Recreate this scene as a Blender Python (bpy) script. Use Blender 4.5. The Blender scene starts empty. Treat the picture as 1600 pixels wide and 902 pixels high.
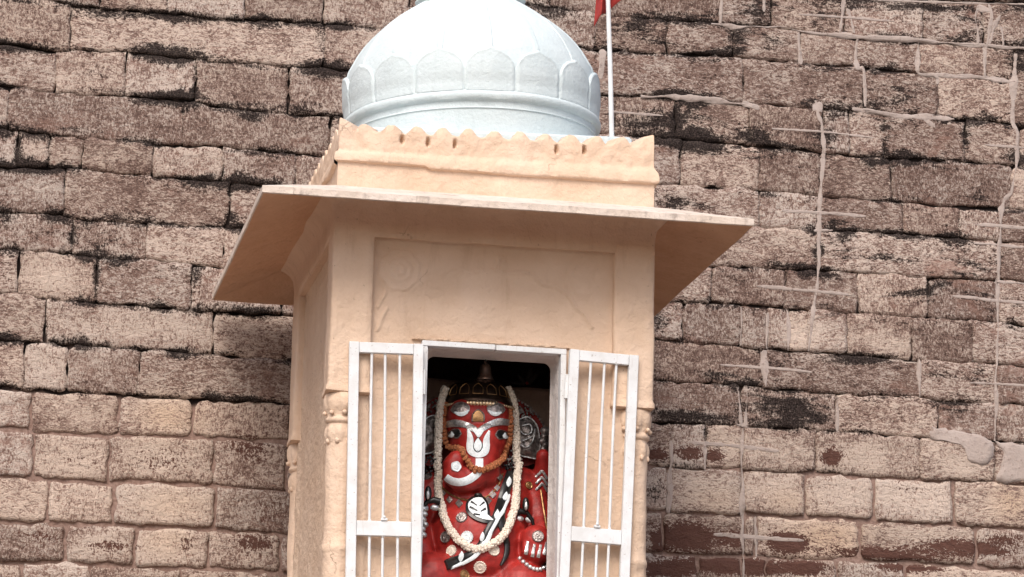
import bpy, math, random
import numpy as np
from mathutils import Vector, Matrix, noise as mnoise
from mathutils.bvhtree import BVHTree

R = math.radians
random.seed(7)
scene = bpy.context.scene
COL = scene.collection

# ------------------------------------------------------------------ camera
cam_data = bpy.data.cameras.new('camera')
cam = bpy.data.objects.new('camera', cam_data)
COL.objects.link(cam)
cam_data.sensor_width = 36.0
cam_data.lens = 117.0
cam_data.clip_start = 0.1
cam_data.clip_end = 2000
cr, cu, cf = Vector((.98232402, -.18585788, .02227946)), Vector((-.06303635, -.21637968, .97427216)), Vector((.17625533, .95845536, .22427076))
cam.matrix_world = Matrix(((cr.x, cu.x, -cf.x, -2.10636), (cr.y, cu.y, -cf.y, -12.41024), (cr.z, cu.z, -cf.z, -2.98371), (0, 0, 0, 1)))
scene.camera = cam

# ------------------------------------------------------------------ sky and sun (bright, hazy daylight: soft shadows)
SUN_ELEV, SUN_AZ = R(47), R(-22)      # azimuth measured from the wall normal (-Y), negative = from the left
world = bpy.data.worlds.new('World')
scene.world = world
world.use_nodes = True
wn = world.node_tree.nodes
sky = wn.new('ShaderNodeTexSky')
sky.sky_type = 'NISHITA'
sky.sun_disc = False
sky.sun_elevation = SUN_ELEV
sky.sun_rotation = R(180) - SUN_AZ
sky.dust_density = 4.0
sky.air_density = 1.0
bg = wn['Background']
bg.inputs['Strength'].default_value = 0.15
world.node_tree.links.new(sky.outputs[0], bg.inputs[0])
sd = bpy.data.lights.new('sun', 'SUN')
sd.energy = 1.55
sd.angle = R(30)
sd.color = (1.0, .965, .925)
sun = bpy.data.objects.new('sun', sd)
COL.objects.link(sun)
sdir = Vector((math.sin(SUN_AZ) * math.cos(SUN_ELEV), -math.cos(SUN_AZ) * math.cos(SUN_ELEV), math.sin(SUN_ELEV)))
sun.rotation_euler = sdir.to_track_quat('Z', 'Y').to_euler()
sun.location = (-3, -8, 8)

scene.view_settings.view_transform = 'Standard'
scene.view_settings.look = 'None'
scene.view_settings.gamma = 1.0
scene.view_settings.use_curve_mapping = False
scene.view_settings.exposure = 0.44

# ------------------------------------------------------------------ helpers
def tag(o, label=None, cat=None, group=None, kind=None):
    if label: o['label'] = label
    if cat: o['category'] = cat
    if group: o['group'] = group
    if kind: o['kind'] = kind
    return o

def empty(name, loc=(0, 0, 0)):
    o = bpy.data.objects.new(name, None)
    o.empty_display_size = .1
    o.location = loc
    COL.objects.link(o)
    return o

def mesh_data(name, v, f, mat=None, smooth=True):
    me = bpy.data.meshes.new(name)
    me.from_pydata([tuple(p) for p in v], [], f)
    if mat: me.materials.append(mat)
    if smooth: me.polygons.foreach_set('use_smooth', [True] * len(me.polygons))
    me.update()
    return me

def link(name, me, parent=None, loc=None, rot=None):
    o = bpy.data.objects.new(name, me)
    COL.objects.link(o)
    if parent:
        o.parent = parent
        if parent.type == 'EMPTY' and loc is None and parent.parent is None:
            o.location = [-c for c in parent.location]     # meshes are written in world metres
    if loc is not None: o.location = loc
    if rot is not None: o.rotation_euler = rot
    return o

def obj(name, v, f, mat, parent=None, smooth=True, sharp=None):
    me = mesh_data(name, v, f, mat, smooth)
    if smooth and sharp: me.set_sharp_from_angle(angle=R(sharp))
    return link(name, me, parent)

class MB:
    """collects shapes of one part"""
    def __init__(s): s.v, s.f = [], []
    def add(s, v, f):
        b = len(s.v); s.v += [tuple(p) for p in v]; s.f += [tuple(i + b for i in q) for q in f]; return s
    def box(s, x0, x1, y0, y1, z0, z1, b=0.0):
        if b <= 0:
            v = [(x, y, z) for x in (x0, x1) for y in (y0, y1) for z in (z0, z1)]
            return s.add(v, [(0, 1, 3, 2), (4, 6, 7, 5), (0, 4, 5, 1), (2, 3, 7, 6), (0, 2, 6, 4), (1, 5, 7, 3)])
        # bevelled box
        v, f = [], []
        c = ((x0 + x1) / 2, (y0 + y1) / 2, (z0 + z1) / 2); h = ((x1 - x0) / 2, (y1 - y0) / 2, (z1 - z0) / 2)
        idx = {}
        for sx in (-1, 1):
            for sy in (-1, 1):
                for sz in (-1, 1):
                    sg = (sx, sy, sz)
                    for a in range(3):
                        p = [c[i] + sg[i] * (h[i] - (0 if i == a else b)) for i in range(3)]
                        idx[(sg, a)] = len(v); v.append(tuple(p))
        for a in range(3):
            o1, o2 = (a + 1) % 3, (a + 2) % 3
            for sgn in (-1, 1):
                q = []
                for (p1, p2) in ((-1, -1), (1, -1), (1, 1), (-1, 1)):
                    sg = [0, 0, 0]; sg[a] = sgn; sg[o1] = p1; sg[o2] = p2
                    q.append(idx[(tuple(sg), a)])
                f.append(tuple(q if sgn > 0 else q[::-1]))
            # edges along axis a
            for p1 in (-1, 1):
                for p2 in (-1, 1):
                    A = [0, 0, 0]; A[o1] = p1; A[o2] = p2
                    Bm = list(A); A[a] = -1; Bm[a] = 1
                    A, Bm = tuple(A), tuple(Bm)
                    q = (idx[(A, o1)], idx[(Bm, o1)], idx[(Bm, o2)], idx[(A, o2)])
                    f.append(q if p1 * p2 < 0 else q[::-1])
        for sx in (-1, 1):
            for sy in (-1, 1):
                for sz in (-1, 1):
                    sg = (sx, sy, sz)
                    q = tuple(idx[(sg, a)] for a in range(3))
                    f.append(q if sx * sy * sz > 0 else q[::-1])
        return s.add(v, f)
    def lathe(s, prof, n=24, c=(0, 0), mod=None, cap=True):
        v, f = [], []
        for i, (r, z) in enumerate(prof):
            for k in range(n):
                a = 2 * math.pi * k / n
                rr = r * (mod(a, i) if mod else 1)
                v.append((c[0] + rr * math.cos(a), c[1] + rr * math.sin(a), z))
        for i in range(len(prof) - 1):
            for k in range(n):
                k2 = (k + 1) % n
                f.append((i * n + k, i * n + k2, (i + 1) * n + k2, (i + 1) * n + k))
        if cap:
            f.append(tuple(range(n))[::-1]); f.append(tuple((len(prof) - 1) * n + k for k in range(n)))
        if prof[0][1] > prof[-1][1]: f = [q[::-1] for q in f]
        return s.add(v, f)
    def tube(s, pts, rad, n=8, flat=1.0, up=(0, 1, 0)):
        pts = [Vector(p) for p in pts]
        v, f = [], []
        upv = Vector(up)
        for i, p in enumerate(pts):
            d = (pts[min(i + 1, len(pts) - 1)] - pts[max(i - 1, 0)]).normalized()
            a = upv.cross(d)
            if a.length < 1e-4: a = Vector((1, 0, 0)).cross(d)
            a.normalize(); b = d.cross(a).normalized()
            r = rad(i / (len(pts) - 1)) if callable(rad) else rad
            for k in range(n):
                t = 2 * math.pi * k / n
                v.append(p + a * (r * math.cos(t)) + b * (r * flat * math.sin(t)))
        for i in range(len(pts) - 1):
            for k in range(n):
                k2 = (k + 1) % n
                f.append((i * n + k, i * n + k2, (i + 1) * n + k2, (i + 1) * n + k))
        f.append(tuple(range(n))[::-1]); f.append(tuple((len(pts) - 1) * n + k for k in range(n)))
        return s.add(v, f)
    def ball(s, c, r, n=10, m=6):
        if not hasattr(r, '__len__'): r = (r, r, r)
        v = [(c[0], c[1], c[2] - r[2])]; f = []
        for i in range(1, m):
            t = math.pi * i / m
            for k in range(n):
                a = 2 * math.pi * k / n
                v.append((c[0] + r[0] * math.sin(t) * math.cos(a), c[1] + r[1] * math.sin(t) * math.sin(a), c[2] - r[2] * math.cos(t)))
        v.append((c[0], c[1], c[2] + r[2])); top = len(v) - 1
        for k in range(n):
            k2 = (k + 1) % n
            f.append((0, 1 + k2, 1 + k))
            for i in range(m - 2): f.append((1 + i * n + k, 1 + i * n + k2, 1 + (i + 1) * n + k2, 1 + (i + 1) * n + k))
            f.append((1 + (m - 2) * n + k, 1 + (m - 2) * n + k2, top))
        return s.add(v, f)
    def build(s, name, mat, parent=None, smooth=True, sharp=40):
        return obj(name, s.v, s.f, mat, parent, smooth, sharp)

def fbm(p, sc, oct=3):
    return mnoise.fractal(Vector(p) * sc, 1.0, 2.0, oct) * .6

def crom(pts, per=6):
    """smooth polyline through points"""
    P = [Vector(p) for p in pts]
    if len(P) < 3: return [P[0].lerp(P[1], i / per) for i in range(per + 1)]
    out = []
    for i in range(len(P) - 1):
        a, b, c, d = P[max(i - 1, 0)], P[i], P[i + 1], P[min(i + 2, len(P) - 1)]
        for k in range(per):
            t = k / per
            out.append(.5 * ((2 * b) + (c - a) * t + (2 * a - 5 * b + 4 * c - d) * t * t + (3 * b - a - 3 * c + d) * t ** 3))
    out.append(P[-1])
    return out

# ------------------------------------------------------------------ materials
class NT:
    def __init__(s, name):
        s.m = bpy.data.materials.new(name); s.m.use_nodes = True
        s.t = s.m.node_tree; s.b = s.t.nodes['Principled BSDF']
    def n(s, kind, **kw):
        x = s.t.nodes.new('ShaderNode' + kind)
        for k, v in kw.items(): setattr(x, k, v)
        return x
    def l(s, a, b): s.t.links.new(a, b)
    def sock(s, node, key, val):
        if isinstance(val, (int, float, tuple)): node.inputs[key].default_value = val
        else: s.l(val, node.inputs[key])
    def math(s, op, a, b=None, c=None, clamp=False):
        x = s.n('Math', operation=op); x.use_clamp = clamp
        s.sock(x, 0, a)
        if b is not None: s.sock(x, 1, b)
        if c is not None: s.sock(x, 2, c)
        return x.outputs[0]
    def noise(s, vec, scale, detail=4, rough=.6, dist=0):
        x = s.n('TexNoise'); s.l(vec, x.inputs['Vector'])
        x.inputs['Scale'].default_value = scale; x.inputs['Detail'].default_value = detail
        x.inputs['Roughness'].default_value = rough; x.inputs['Distortion'].default_value = dist
        return x.outputs['Fac']
    def mapr(s, v, a, b, c=0., d=1.):
        x = s.n('MapRange', interpolation_type='SMOOTHSTEP')
        s.sock(x, 0, v); s.sock(x, 1, a); s.sock(x, 2, b); s.sock(x, 3, c); s.sock(x, 4, d)
        return x.outputs[0]
    def mix(s, fac, a, b, mode='MIX'):
        x = s.n('Mix', data_type='RGBA', blend_type=mode)
        s.sock(x, 0, fac)
        for k, v in ((6, a), (7, b)):
            if isinstance(v, tuple): x.inputs[k].default_value = (*v, 1)
            else: s.l(v, x.inputs[k])
        return x.outputs[2]
    def pos(s, scale=None):
        g = s.n('NewGeometry').outputs['Position']
        if scale:
            m = s.n('Mapping'); s.l(g, m.inputs[0]); m.inputs['Scale'].default_value = scale; g = m.outputs[0]
        return g
    def bump(s, h, dist, strength=1.0, prev=None):
        x = s.n('Bump'); s.sock(x, 'Height', h); x.inputs['Distance'].default_value = dist; x.inputs['Strength'].default_value = strength
        if prev is not None: s.l(prev, x.inputs['Normal'])
        return x.outputs[0]
    def out(s, col, rough=.9, normal=None, metal=0., spec=.3):
        if isinstance(col, tuple): s.b.inputs['Base Color'].default_value = (*col, 1)
        else: s.l(col, s.b.inputs['Base Color'])
        s.sock(s.b, 'Roughness', rough); s.sock(s.b, 'Metallic', metal); s.b.inputs['Specular IOR Level'].default_value = spec
        if normal is not None: s.l(normal, s.b.inputs['Normal'])
        return s.m

def m_stone():
    t = NT('weathered_sandstone')
    p = t.pos((1, 1, 1.2)); info = t.n('ObjectInfo').outputs['Random']
    r2 = t.math('FRACT', t.math('MULTIPLY', info, 17.3)); r3 = t.math('FRACT', t.math('MULTIPLY', info, 41.7))
    mp = t.n('Mapping'); t.l(t.pos(), mp.inputs[0]); mp.inputs['Rotation'].default_value = (0, R(28), 0); mp.inputs['Scale'].default_value = (1, 1, 1.9)
    mp2 = t.n('Mapping'); t.l(t.pos(), mp2.inputs[0]); mp2.inputs['Rotation'].default_value = (0, R(-14), 0); mp2.inputs['Scale'].default_value = (1.8, 1, .9)
    na = t.noise(mp.outputs[0], 54, 4, .62, 1.3)
    nb_ = t.noise(mp2.outputs[0], 70, 4, .66, .9)
    mixf = t.n('Mix', data_type='FLOAT'); t.l(t.mapr(r3, .3, .7), mixf.inputs[0]); t.l(na, mixf.inputs[2]); t.l(nb_, mixf.inputs[3])
    n1 = mixf.outputs[0]
    rg = t.math('MULTIPLY', t.math('ABSOLUTE', t.math('SUBTRACT', t.noise(p, 40, 3, .6, 1.4), .5)), 2.2)
    n2 = t.noise(p, 6, 5, .68)
    n3 = t.noise(p, 170, 2, .6)
    n4 = t.noise(t.pos((1, 1, 2.0)), 24, 5, .7, 1.0)
    at = t.n('Attribute', attribute_name='stain')
    sep = t.n('SeparateColor'); t.l(at.outputs['Color'], sep.inputs[0])
    bk, br, oc, pa = sep.outputs[0], sep.outputs[1], sep.outputs[2], at.outputs['Alpha']
    h = t.math('ADD', t.math('ADD', t.math('MULTIPLY', n1, .52), t.math('MULTIPLY', n3, .18)), t.math('ADD', t.math('MULTIPLY', n4, .24), t.math('MULTIPLY', t.math('SUBTRACT', .42, rg), .16)))
    sh = t.math('ADD', t.math('MULTIPLY', t.math('SUBTRACT', n2, .5), -.26), t.math('MULTIPLY', pa, .06))
    sh = t.math('ADD', sh, t.math('SUBTRACT', t.math('MULTIPLY', t.math('SUBTRACT', info, .5), .045), .000))
    g = t.math('ADD', h, sh)
    s1 = t.mapr(g, .39, .48)
    s2 = t.mapr(g, .465, .57)
    light = t.mix(r2, (.57, .45, .37), (.55, .46, .40))
    light = t.mix(t.math('MULTIPLY', pa, .7), light, (.68, .55, .46))
    light = t.mix(t.math('MULTIPLY', oc, .6), light, (.60, .42, .28))
    mid = t.mix(n4, (.205, .125, .10), (.31, .215, .175))
    mid = t.mix(t.math('MULTIPLY', pa, .5), mid, (.50, .37, .30))
    dark = t.mix(n4, (.10, .06, .05), (.165, .108, .088))
    c = t.mix(s2, t.mix(s1, dark, mid), light)
    # clean-weathered faces show the bare reddish stone in broad patches
    bare = t.mapr(t.math('ADD', t.noise(t.pos((1, 1, 1.7)), 3.2, 6, .7, .6), t.math('MULTIPLY', r2, .10)), .62, .74)
    c = t.mix(t.math('MULTIPLY', bare, t.math('SUBTRACT', .55, t.math('MULTIPLY', pa, .4))), c, t.mix(n1, (.17, .085, .066), (.36, .22, .17)))
    tone = t.math('ADD', .80, t.math('MULTIPLY', info, .24))
    hsv = t.n('HueSaturation'); t.l(c, hsv.inputs['Color']); t.l(tone, hsv.inputs['Value']); hsv.inputs['Saturation'].default_value = 1.0; hsv.inputs['Hue'].default_value = .499; c = hsv.outputs[0]
    mb = t.mapr(t.math('ADD', t.math('MULTIPLY', br, 1.5), t.math('MULTIPLY', t.math('SUBTRACT', h, .48), -3.6)), .42, .58)
    c = t.mix(mb, c, t.mix(n4, (.085, .036, .028), (.15, .08, .062)))
    k = t.math('ADD', t.math('MULTIPLY', bk, .92), t.math('ADD', t.math('MULTIPLY', t.math('SUBTRACT', h, .48), -2.6), t.math('MULTIPLY', t.math('SUBTRACT', n2, .5), .8)))
    # mould drifts in long level streaks over the exposed upper part, regardless of the joints
    nl_ = t.noise(t.pos((.8, 1, 3.4)), 3.0, 7, .72, .7)
    reg = t.math('MULTIPLY', pa, -2.6, clamp=True)
    k = t.math('ADD', k, t.math('MULTIPLY', reg, t.math('MULTIPLY', t.math('SUBTRACT', nl_, .485), 3.6)))
    mk = t.mapr(k, .34, .82)
    c = t.mix(t.math('MULTIPLY', mk, .96), c, t.mix(t.mapr(n3, .42, .66), (.010, .0078, .0073), (.065, .047, .042)))
    nb = t.bump(n4, .010, .8)
    nb = t.bump(h, .012, .9, nb)
    return t.out(c, .95, nb, spec=.12)

def m_mortar():
    t = NT('old_lime_mortar')
    p = t.pos()
    at = t.n('Attribute', attribute_name='fill')
    n1 = t.noise(p, 50, 6, .65); n2 = t.noise(p, 7, 4)
    c = t.mix(t.mapr(n1, .35, .65), (.21, .135, .11), (.31, .215, .18))
    k = t.mapr(t.math('ADD', at.outputs['Fac'], t.math('MULTIPLY', t.math('SUBTRACT', n2, .5), .7)), .3, .55)
    c = t.mix(k, t.mix(t.mapr(t.noise(p, 16, 4), .5, .7), (.018, .0135, .0125), (.08, .055, .048)), c)
    return t.out(c, .95, t.bump(n1, .008), spec=.1)

def m_smear():
    t = NT('grey_cement_smear')
    p = t.pos()
    n1 = t.noise(p, 60, 6, .65); n2 = t.noise(p, 12, 4)
    c = t.mix(n2, (.33, .265, .235), (.47, .395, .355))
    c = t.mix(t.mapr(n1, .55, .72), c, (.22, .165, .145))
    return t.out(c, .95, t.bump(n1, .006), spec=.1)

def m_plaster(name, a, b, dirt=.25, rough_bump=.004, grime=0.):
    t = NT(name)
    p = t.pos()
    n1 = t.noise(p, 5, 5, .6); n2 = t.noise(p, 30, 5, .65); n3 = t.noise(t.pos((3.2, 3.2, .45)), 8, 5, .68)
    c = t.mix(t.mapr(n1, .3, .7), a, b)
    # old repairs: broad patches of slightly different wash
    c = t.mix(t.math('MULTIPLY', t.mapr(t.noise(p, 2.6, 3, .5, .8), .54, .60), .22), c, (b[0] * 1.04, b[1] * 1.08, b[2] * 1.14))
    # rain streaks
    c = t.mix(t.math('MULTIPLY', t.mapr(n3, .53, .74), dirt), c, (b[0] * .66, b[1] * .58, b[2] * .52))
    # hairline cracks
    vo = t.n('TexVoronoi', feature='DISTANCE_TO_EDGE'); vo.inputs['Scale'].default_value = 4.5
    wv = t.n('Mix', data_type='RGBA', blend_type='ADD'); wv.inputs[0].default_value = .16; t.l(p, wv.inputs[6])
    nz = t.n('TexNoise'); t.l(p, nz.inputs['Vector']); nz.inputs['Scale'].default_value = 9; nz.inputs['Detail'].default_value = 4; t.l(nz.outputs['Color'], wv.inputs[7])
    t.l(wv.outputs[2], vo.inputs['Vector'])
    crk = t.math('MULTIPLY', t.math('SUBTRACT', 1., t.mapr(vo.outputs['Distance'], .002, .010)), t.mapr(t.noise(p, 3.5, 3), .56, .66))
    c = t.mix(t.math('MULTIPLY', crk, .45), c, (a[0] * .42, a[1] * .36, a[2] * .32))
    spk = t.mapr(t.noise(p, 70, 4, .65), .66, .74)
    c = t.mix(t.math('MULTIPLY', spk, .5 + grime * .4), c, (.15, .09, .065))
    if grime:
        gm = t.mapr(t.math('ADD', t.math('MULTIPLY', t.noise(p, 14, 6, .75), .6), t.math('MULTIPLY', n3, .4)), .52, .64)
        c = t.mix(t.math('MULTIPLY', gm, grime), c, (.13, .10, .085))
    nb = t.bump(n1, .03, .8)
    nb = t.bump(n2, rough_bump * 1.6, .9, nb)
    nb = t.bump(t.math('SUBTRACT', 1., crk), .003, .6, nb)
    return t.out(c, .85, nb, spec=.2)

def m_simple(name, col, rough=.5, metal=0., var=.12, scale=30, bump=.002, spec=.4):
    t = NT(name)
    p = t.pos()
    n1 = t.noise(p, scale, 5, .6)
    c = t.mix(t.mapr(n1, .3, .7), tuple(x * (1 - var) for x in col), tuple(min(1, x * (1 + var)) for x in col))
    return t.out(c, rough, t.bump(n1, bump, .7) if bump else None, metal, spec)

def m_white_paint():
    t = NT('white_enamel_paint')
    p = t.pos()
    n1 = t.noise(p, 14, 5); n2 = t.noise(p, 120, 3); n3 = t.noise(t.pos((5, 5, .6)), 14, 5, .7)
    c = t.mix(t.mapr(n1, .35, .7), (.72, .735, .745), (.64, .64, .635))
    c = t.mix(t.math('MULTIPLY', t.mapr(n3, .55, .75), .35), c, (.42, .36, .31))
    c = t.mix(t.math('MULTIPLY', t.mapr(n2, .66, .72), .7), c, (.22, .13, .085))
    chip = t.mapr(t.noise(p, 38, 5, .7), .69, .72)
    c = t.mix(t.math('MULTIPLY', chip, .75), c, (.17, .095, .06))
    return t.out(c, .5, t.bump(t.math('SUBTRACT', n1, t.math('MULTIPLY', chip, .6)), .003, .6), spec=.35)

def m_dome():
    t = NT('pale_blue_limewash')
    p = t.pos()
    n1 = t.noise(p, 6, 5); n2 = t.noise(p, 70, 4, .65); n3 = t.noise(t.pos((4, 4, .7)), 12, 5, .65)
    c = t.mix(t.mapr(n1, .3, .7), (.56, .635, .65), (.61, .68, .695))
    c = t.mix(t.math('MULTIPLY', t.mapr(n3, .52, .78), .35), c, (.42, .475, .485))
    c = t.mix(t.math('MULTIPLY', t.mapr(n2, .68, .78), .5), c, (.40, .42, .41))
    return t.out(c, .8, t.bump(n2, .004, .8, t.bump(n1, .01, .5)), spec=.25)

STONE, MORTAR, SMEAR = m_stone(), m_mortar(), m_smear()
CREAM = m_plaster('peach_limewash_plaster', (.63, .46, .335), (.69, .52, .395), .32)
CREAM_ROUGH = m_plaster('peach_rough_plaster', (.65, .475, .345), (.71, .54, .405), .35, .014)
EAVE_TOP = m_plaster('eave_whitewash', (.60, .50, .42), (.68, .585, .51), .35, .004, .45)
EAVE = m_plaster('eave_plaster', (.60, .375, .245), (.66, .43, .29), .35)  # peach deepened to orange: low bounced light under the eave put into the colour
WHITE = m_white_paint()
DOME = m_dome()
SHADE_DARK = m_plaster('shade_darkened_plaster', (.10, .055, .045), (.14, .08, .065), .4)  # dark colour stands in for the shade of the unlit chamber
REVEAL = m_plaster('whitewashed_reveal', (.55, .50, .47), (.62, .57, .54), .3)
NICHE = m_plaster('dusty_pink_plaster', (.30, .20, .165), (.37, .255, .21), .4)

# ------------------------------------------------------------------ ground
GROUND_Z = -4.6
t = NT('dusty_sandstone_ground')
gp = t.pos(); g1 = t.noise(gp, 1.2, 6); g2 = t.noise(gp, 18, 6)
t.out(t.mix(g2, t.mix(g1, (.13, .095, .075), (.18, .135, .105)), (.20, .15, .12)), .95, t.bump(g2, .02))
G = 600
gv = [(x, y, GROUND_Z) for y in (-G, G) for x in (-G, G)]
tag(obj('ground', gv, [(0, 1, 3, 2)], t.m, smooth=False), kind='structure')
LINES=[[(-1.855,1.622),(-0.371,1.637),(0.764,1.574),(1.956,1.562),(2.632,1.588)],
[(-1.845,1.446),(-1.043,1.437),(-0.365,1.445),(0.767,1.381),(0.979,1.383),(1.215,1.388),(1.358,1.382),(1.502,1.391),(1.597,1.381),(1.663,1.374),(1.781,1.372),(1.926,1.372),(2.118,1.379),(2.218,1.378),(2.411,1.381),(2.558,1.384),(2.629,1.384)],
[(-1.835,1.256),(-1.695,1.257),(-1.543,1.244),(-1.409,1.238),(-1.034,1.237),(-0.829,1.234),(-0.484,1.248),(-0.358,1.244),(0.727,1.225),(0.84,1.228),(1.026,1.228),(1.265,1.238),(1.359,1.237),(1.588,1.235),(1.646,1.231),(1.848,1.238),(2.042,1.232),(2.138,1.234),(2.217,1.231),(2.439,1.234),(2.565,1.229),(2.627,1.228)],
[(-1.823,1.051),(-1.585,1.034),(-1.498,1.055),(-1.411,1.053),(-1.312,1.058),(-1.189,1.051),(-1.026,1.05),(-0.937,1.043),(-0.757,1.052),(-0.621,1.045),(-0.496,1.049),(-0.352,1.041),(0.759,1.027),(0.888,1.028),(1,1.04),(1.218,1.039),(1.312,1.032),(1.398,1.033),(1.438,1.041),(1.646,1.037),(1.733,1.035),(1.897,1.047),(2.021,1.033),(2.233,1.038),(2.311,1.038),(2.457,1.037),(2.604,1.022)],
[(-1.813,0.872),(-1.594,0.862),(-1.462,0.863),(-1.295,0.868),(-1.197,0.864),(-1.109,0.865),(-1.018,0.861),(-0.929,0.851),(-0.659,0.835),(-0.578,0.839),(-0.478,0.843),(-0.388,0.839),(0.761,0.851),(0.966,0.849),(1.059,0.85),(1.268,0.848),(1.382,0.845),(1.647,0.842),(1.724,0.836),(1.991,0.838),(2.116,0.841),(2.33,0.845),(2.552,0.844),(2.622,0.837)],
[(-1.803,0.692),(-1.698,0.68),(-1.558,0.677),(-1.452,0.671),(-1.312,0.673),(-1.188,0.668),(-1.073,0.669),(-0.948,0.678),(-0.876,0.672),(-0.742,0.671),(-0.607,0.664),(-0.472,0.665),(0.96,0.65),(1.129,0.654),(1.27,0.647),(1.411,0.654),(1.553,0.652),(1.667,0.649),(1.968,0.644),(2.074,0.64),(2.291,0.635),(2.509,0.642),(2.619,0.647)],
[(-1.793,0.523),(-1.592,0.529),(-1.446,0.545),(-1.358,0.532),(-1.163,0.533),(-1.011,0.53),(-0.88,0.528),(-0.754,0.523),(1.412,0.49),(1.54,0.493),(1.688,0.491),(1.882,0.499),(2.065,0.5),(2.313,0.497),(2.487,0.497),(2.618,0.5)],
[(-1.783,0.334),(-1.671,0.333),(-1.54,0.339),(-1.435,0.325),(-1.296,0.329),(-1.171,0.324),(-1.031,0.325),(-0.88,0.33),(1.222,0.302),(1.413,0.309),(1.668,0.315),(1.859,0.319),(2.15,0.315),(2.343,0.322),(2.485,0.326),(2.615,0.326)],
[(-1.774,0.177),(-1.704,0.179),(-1.488,0.18),(-1.382,0.166),(-1.172,0.174),(-1.051,0.166),(-0.987,0.162),(-0.899,0.157),(0.984,0.144),(1.09,0.143),(1.224,0.143),(1.384,0.139),(1.541,0.138),(1.668,0.138),(1.827,0.137),(2.021,0.138),(2.181,0.139),(2.385,0.141),(2.613,0.132)],
[(-1.763,-0.01),(-1.694,-0.006),(-1.607,-0.019),(-1.383,-0.023),(-1.226,-0.027),(-1.005,-0.026),(-0.899,-0.03),(-0.554,-0.027),(0.986,-0.025),(1.122,-0.036),(1.332,-0.037),(1.458,-0.043),(1.584,-0.043),(1.807,-0.041),(1.912,-0.046),(2.094,-0.051),(2.395,-0.045),(2.611,-0.048)],
[(-1.753,-0.204),(-1.649,-0.203),(-1.579,-0.202),(-1.45,-0.204),(-1.259,-0.206),(-1.06,-0.207),(-0.884,-0.21),(-0.759,-0.211),(-0.547,-0.217),(0.988,-0.206),(1.124,-0.209),(1.333,-0.208),(1.459,-0.209),(1.596,-0.212),(1.785,-0.215),(1.966,-0.213),(2.136,-0.214),(2.284,-0.216),(2.468,-0.217),(2.608,-0.217)],
[(-1.742,-0.397),(-1.613,-0.403),(-1.466,-0.397),(-1.395,-0.398),(-1.266,-0.399),(-1.117,-0.401),(-0.96,-0.399),(-0.818,-0.397),(-0.562,-0.395),(0.919,-0.389),(1.198,-0.386),(1.334,-0.382),(1.543,-0.378),(1.689,-0.381),(1.827,-0.381),(2.019,-0.384),(2.178,-0.386),(2.606,-0.382)],
[(-1.732,-0.568),(-1.637,-0.566),(-1.577,-0.578),(-1.431,-0.572),(-1.265,-0.571),(-1.213,-0.56),(-1.128,-0.561),(-0.968,-0.56),(-0.864,-0.559),(-0.563,-0.556),(0.952,-0.572),(1.128,-0.573),(1.355,-0.567),(1.544,-0.565),(1.67,-0.563),(1.858,-0.567),(2.146,-0.565),(2.336,-0.56),(2.604,-0.557)],
[(-1.721,-0.762),(-1.593,-0.76),(-1.464,-0.766),(-1.292,-0.765),(-1.204,-0.755),(-1.03,-0.754),(-0.855,-0.755),(-0.529,-0.759),(0.954,-0.767),(1.13,-0.766),(1.356,-0.76),(1.648,-0.756),(1.858,-0.756),(2.068,-0.759),(2.303,-0.755),(2.602,-0.759)],
[(-1.711,-0.944),(-1.54,-0.943),(-1.368,-0.939),(-1.257,-0.936),(-1.162,-0.937),(-0.97,-0.932),(-0.848,-0.934),(-0.523,-0.941),(0.957,-0.936),(1.132,-0.939),(1.369,-0.932),(1.598,-0.932),(1.857,-0.925),(2.034,-0.924),(2.228,-0.925),(2.599,-0.935)],
[(-1.702,-1.109),(-1.618,-1.108),(-1.447,-1.097),(-1.342,-1.094),(-1.17,-1.096),(-0.963,-1.094),(-0.841,-1.093),(-0.598,-1.1),(0.959,-1.092),(1.754,-1.092),(2.597,-1.104)],
[(-1.692,-1.284),(-0.591,-1.269),(0.961,-1.273),(2.595,-1.281)]]
JOINTS=[[-1.691,-1.236,-0.721,-0.338,0.05,0.498,1.252,1.472,1.81,2.16,2.438],
[-1.42,-1.141,-0.814,-0.479,-0.111,0.333,0.698,1.008,1.31,1.603,1.862,2.147,2.443,2.581],
[-1.538,-0.472,-0.215,0.226,0.617,1.351,1.894,2.225,2.567],
[-1.588,-1.3,-1.008,-0.617,-0.318,0.038,0.481,0.788,1.055,1.384,1.71,1.83,1.986,2.349,2.594],
[-1.776,-1.051,-0.434,-0.066,0.319,0.707,1.08,1.428,1.696,2.02,2.562],
[-1.725,-1.599,-1.457,-1.171,-0.878,-0.574,-0.252,0.13,0.516,0.794,1.423,1.693,2.071,2.325,2.508],
[-1.527,-0.841,-0.409,0.025,0.492,0.908,1.696,2.495],
[-1.484,-1.176,-0.86,-0.577,-0.214,0.166,0.578,1.223,1.547,1.861,2.181,2.493],
[-1.694,-1.375,-0.985,-0.611,-0.181,0.307,0.719,1.099,1.351,1.468,1.558,1.646,1.816,2.106,2.381],
[-1.574,-0.887,-0.283,0.148,0.64,1.453,2.136,2.48],
[-1.652,-1.476,-1.184,-0.491,-0.063,0.37,0.808,1.353,1.773,2.221,2.481],
[-1.611,-1.254,-0.956,-0.551,-0.165,0.266,0.646,1.05,1.199,1.36,1.678,2.14,2.468],
[-1.593,-1.289,-0.865,-0.56,-0.159,0.216,0.622,1.041,1.361,1.634,1.933,2.287],
[-1.262,-0.851,-0.523,-0.18,0.248,0.599,1.021,1.368,1.42,1.869],
[-1.444,-1.168,-0.87,-0.575,-0.254,0.118,0.521,0.873,1.174,1.358,1.468,1.774,2.078],
[-1.34,-0.977,-0.616,-0.248,0.123,0.524,0.876,1.258,1.643,2.033,2.37]]
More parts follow.
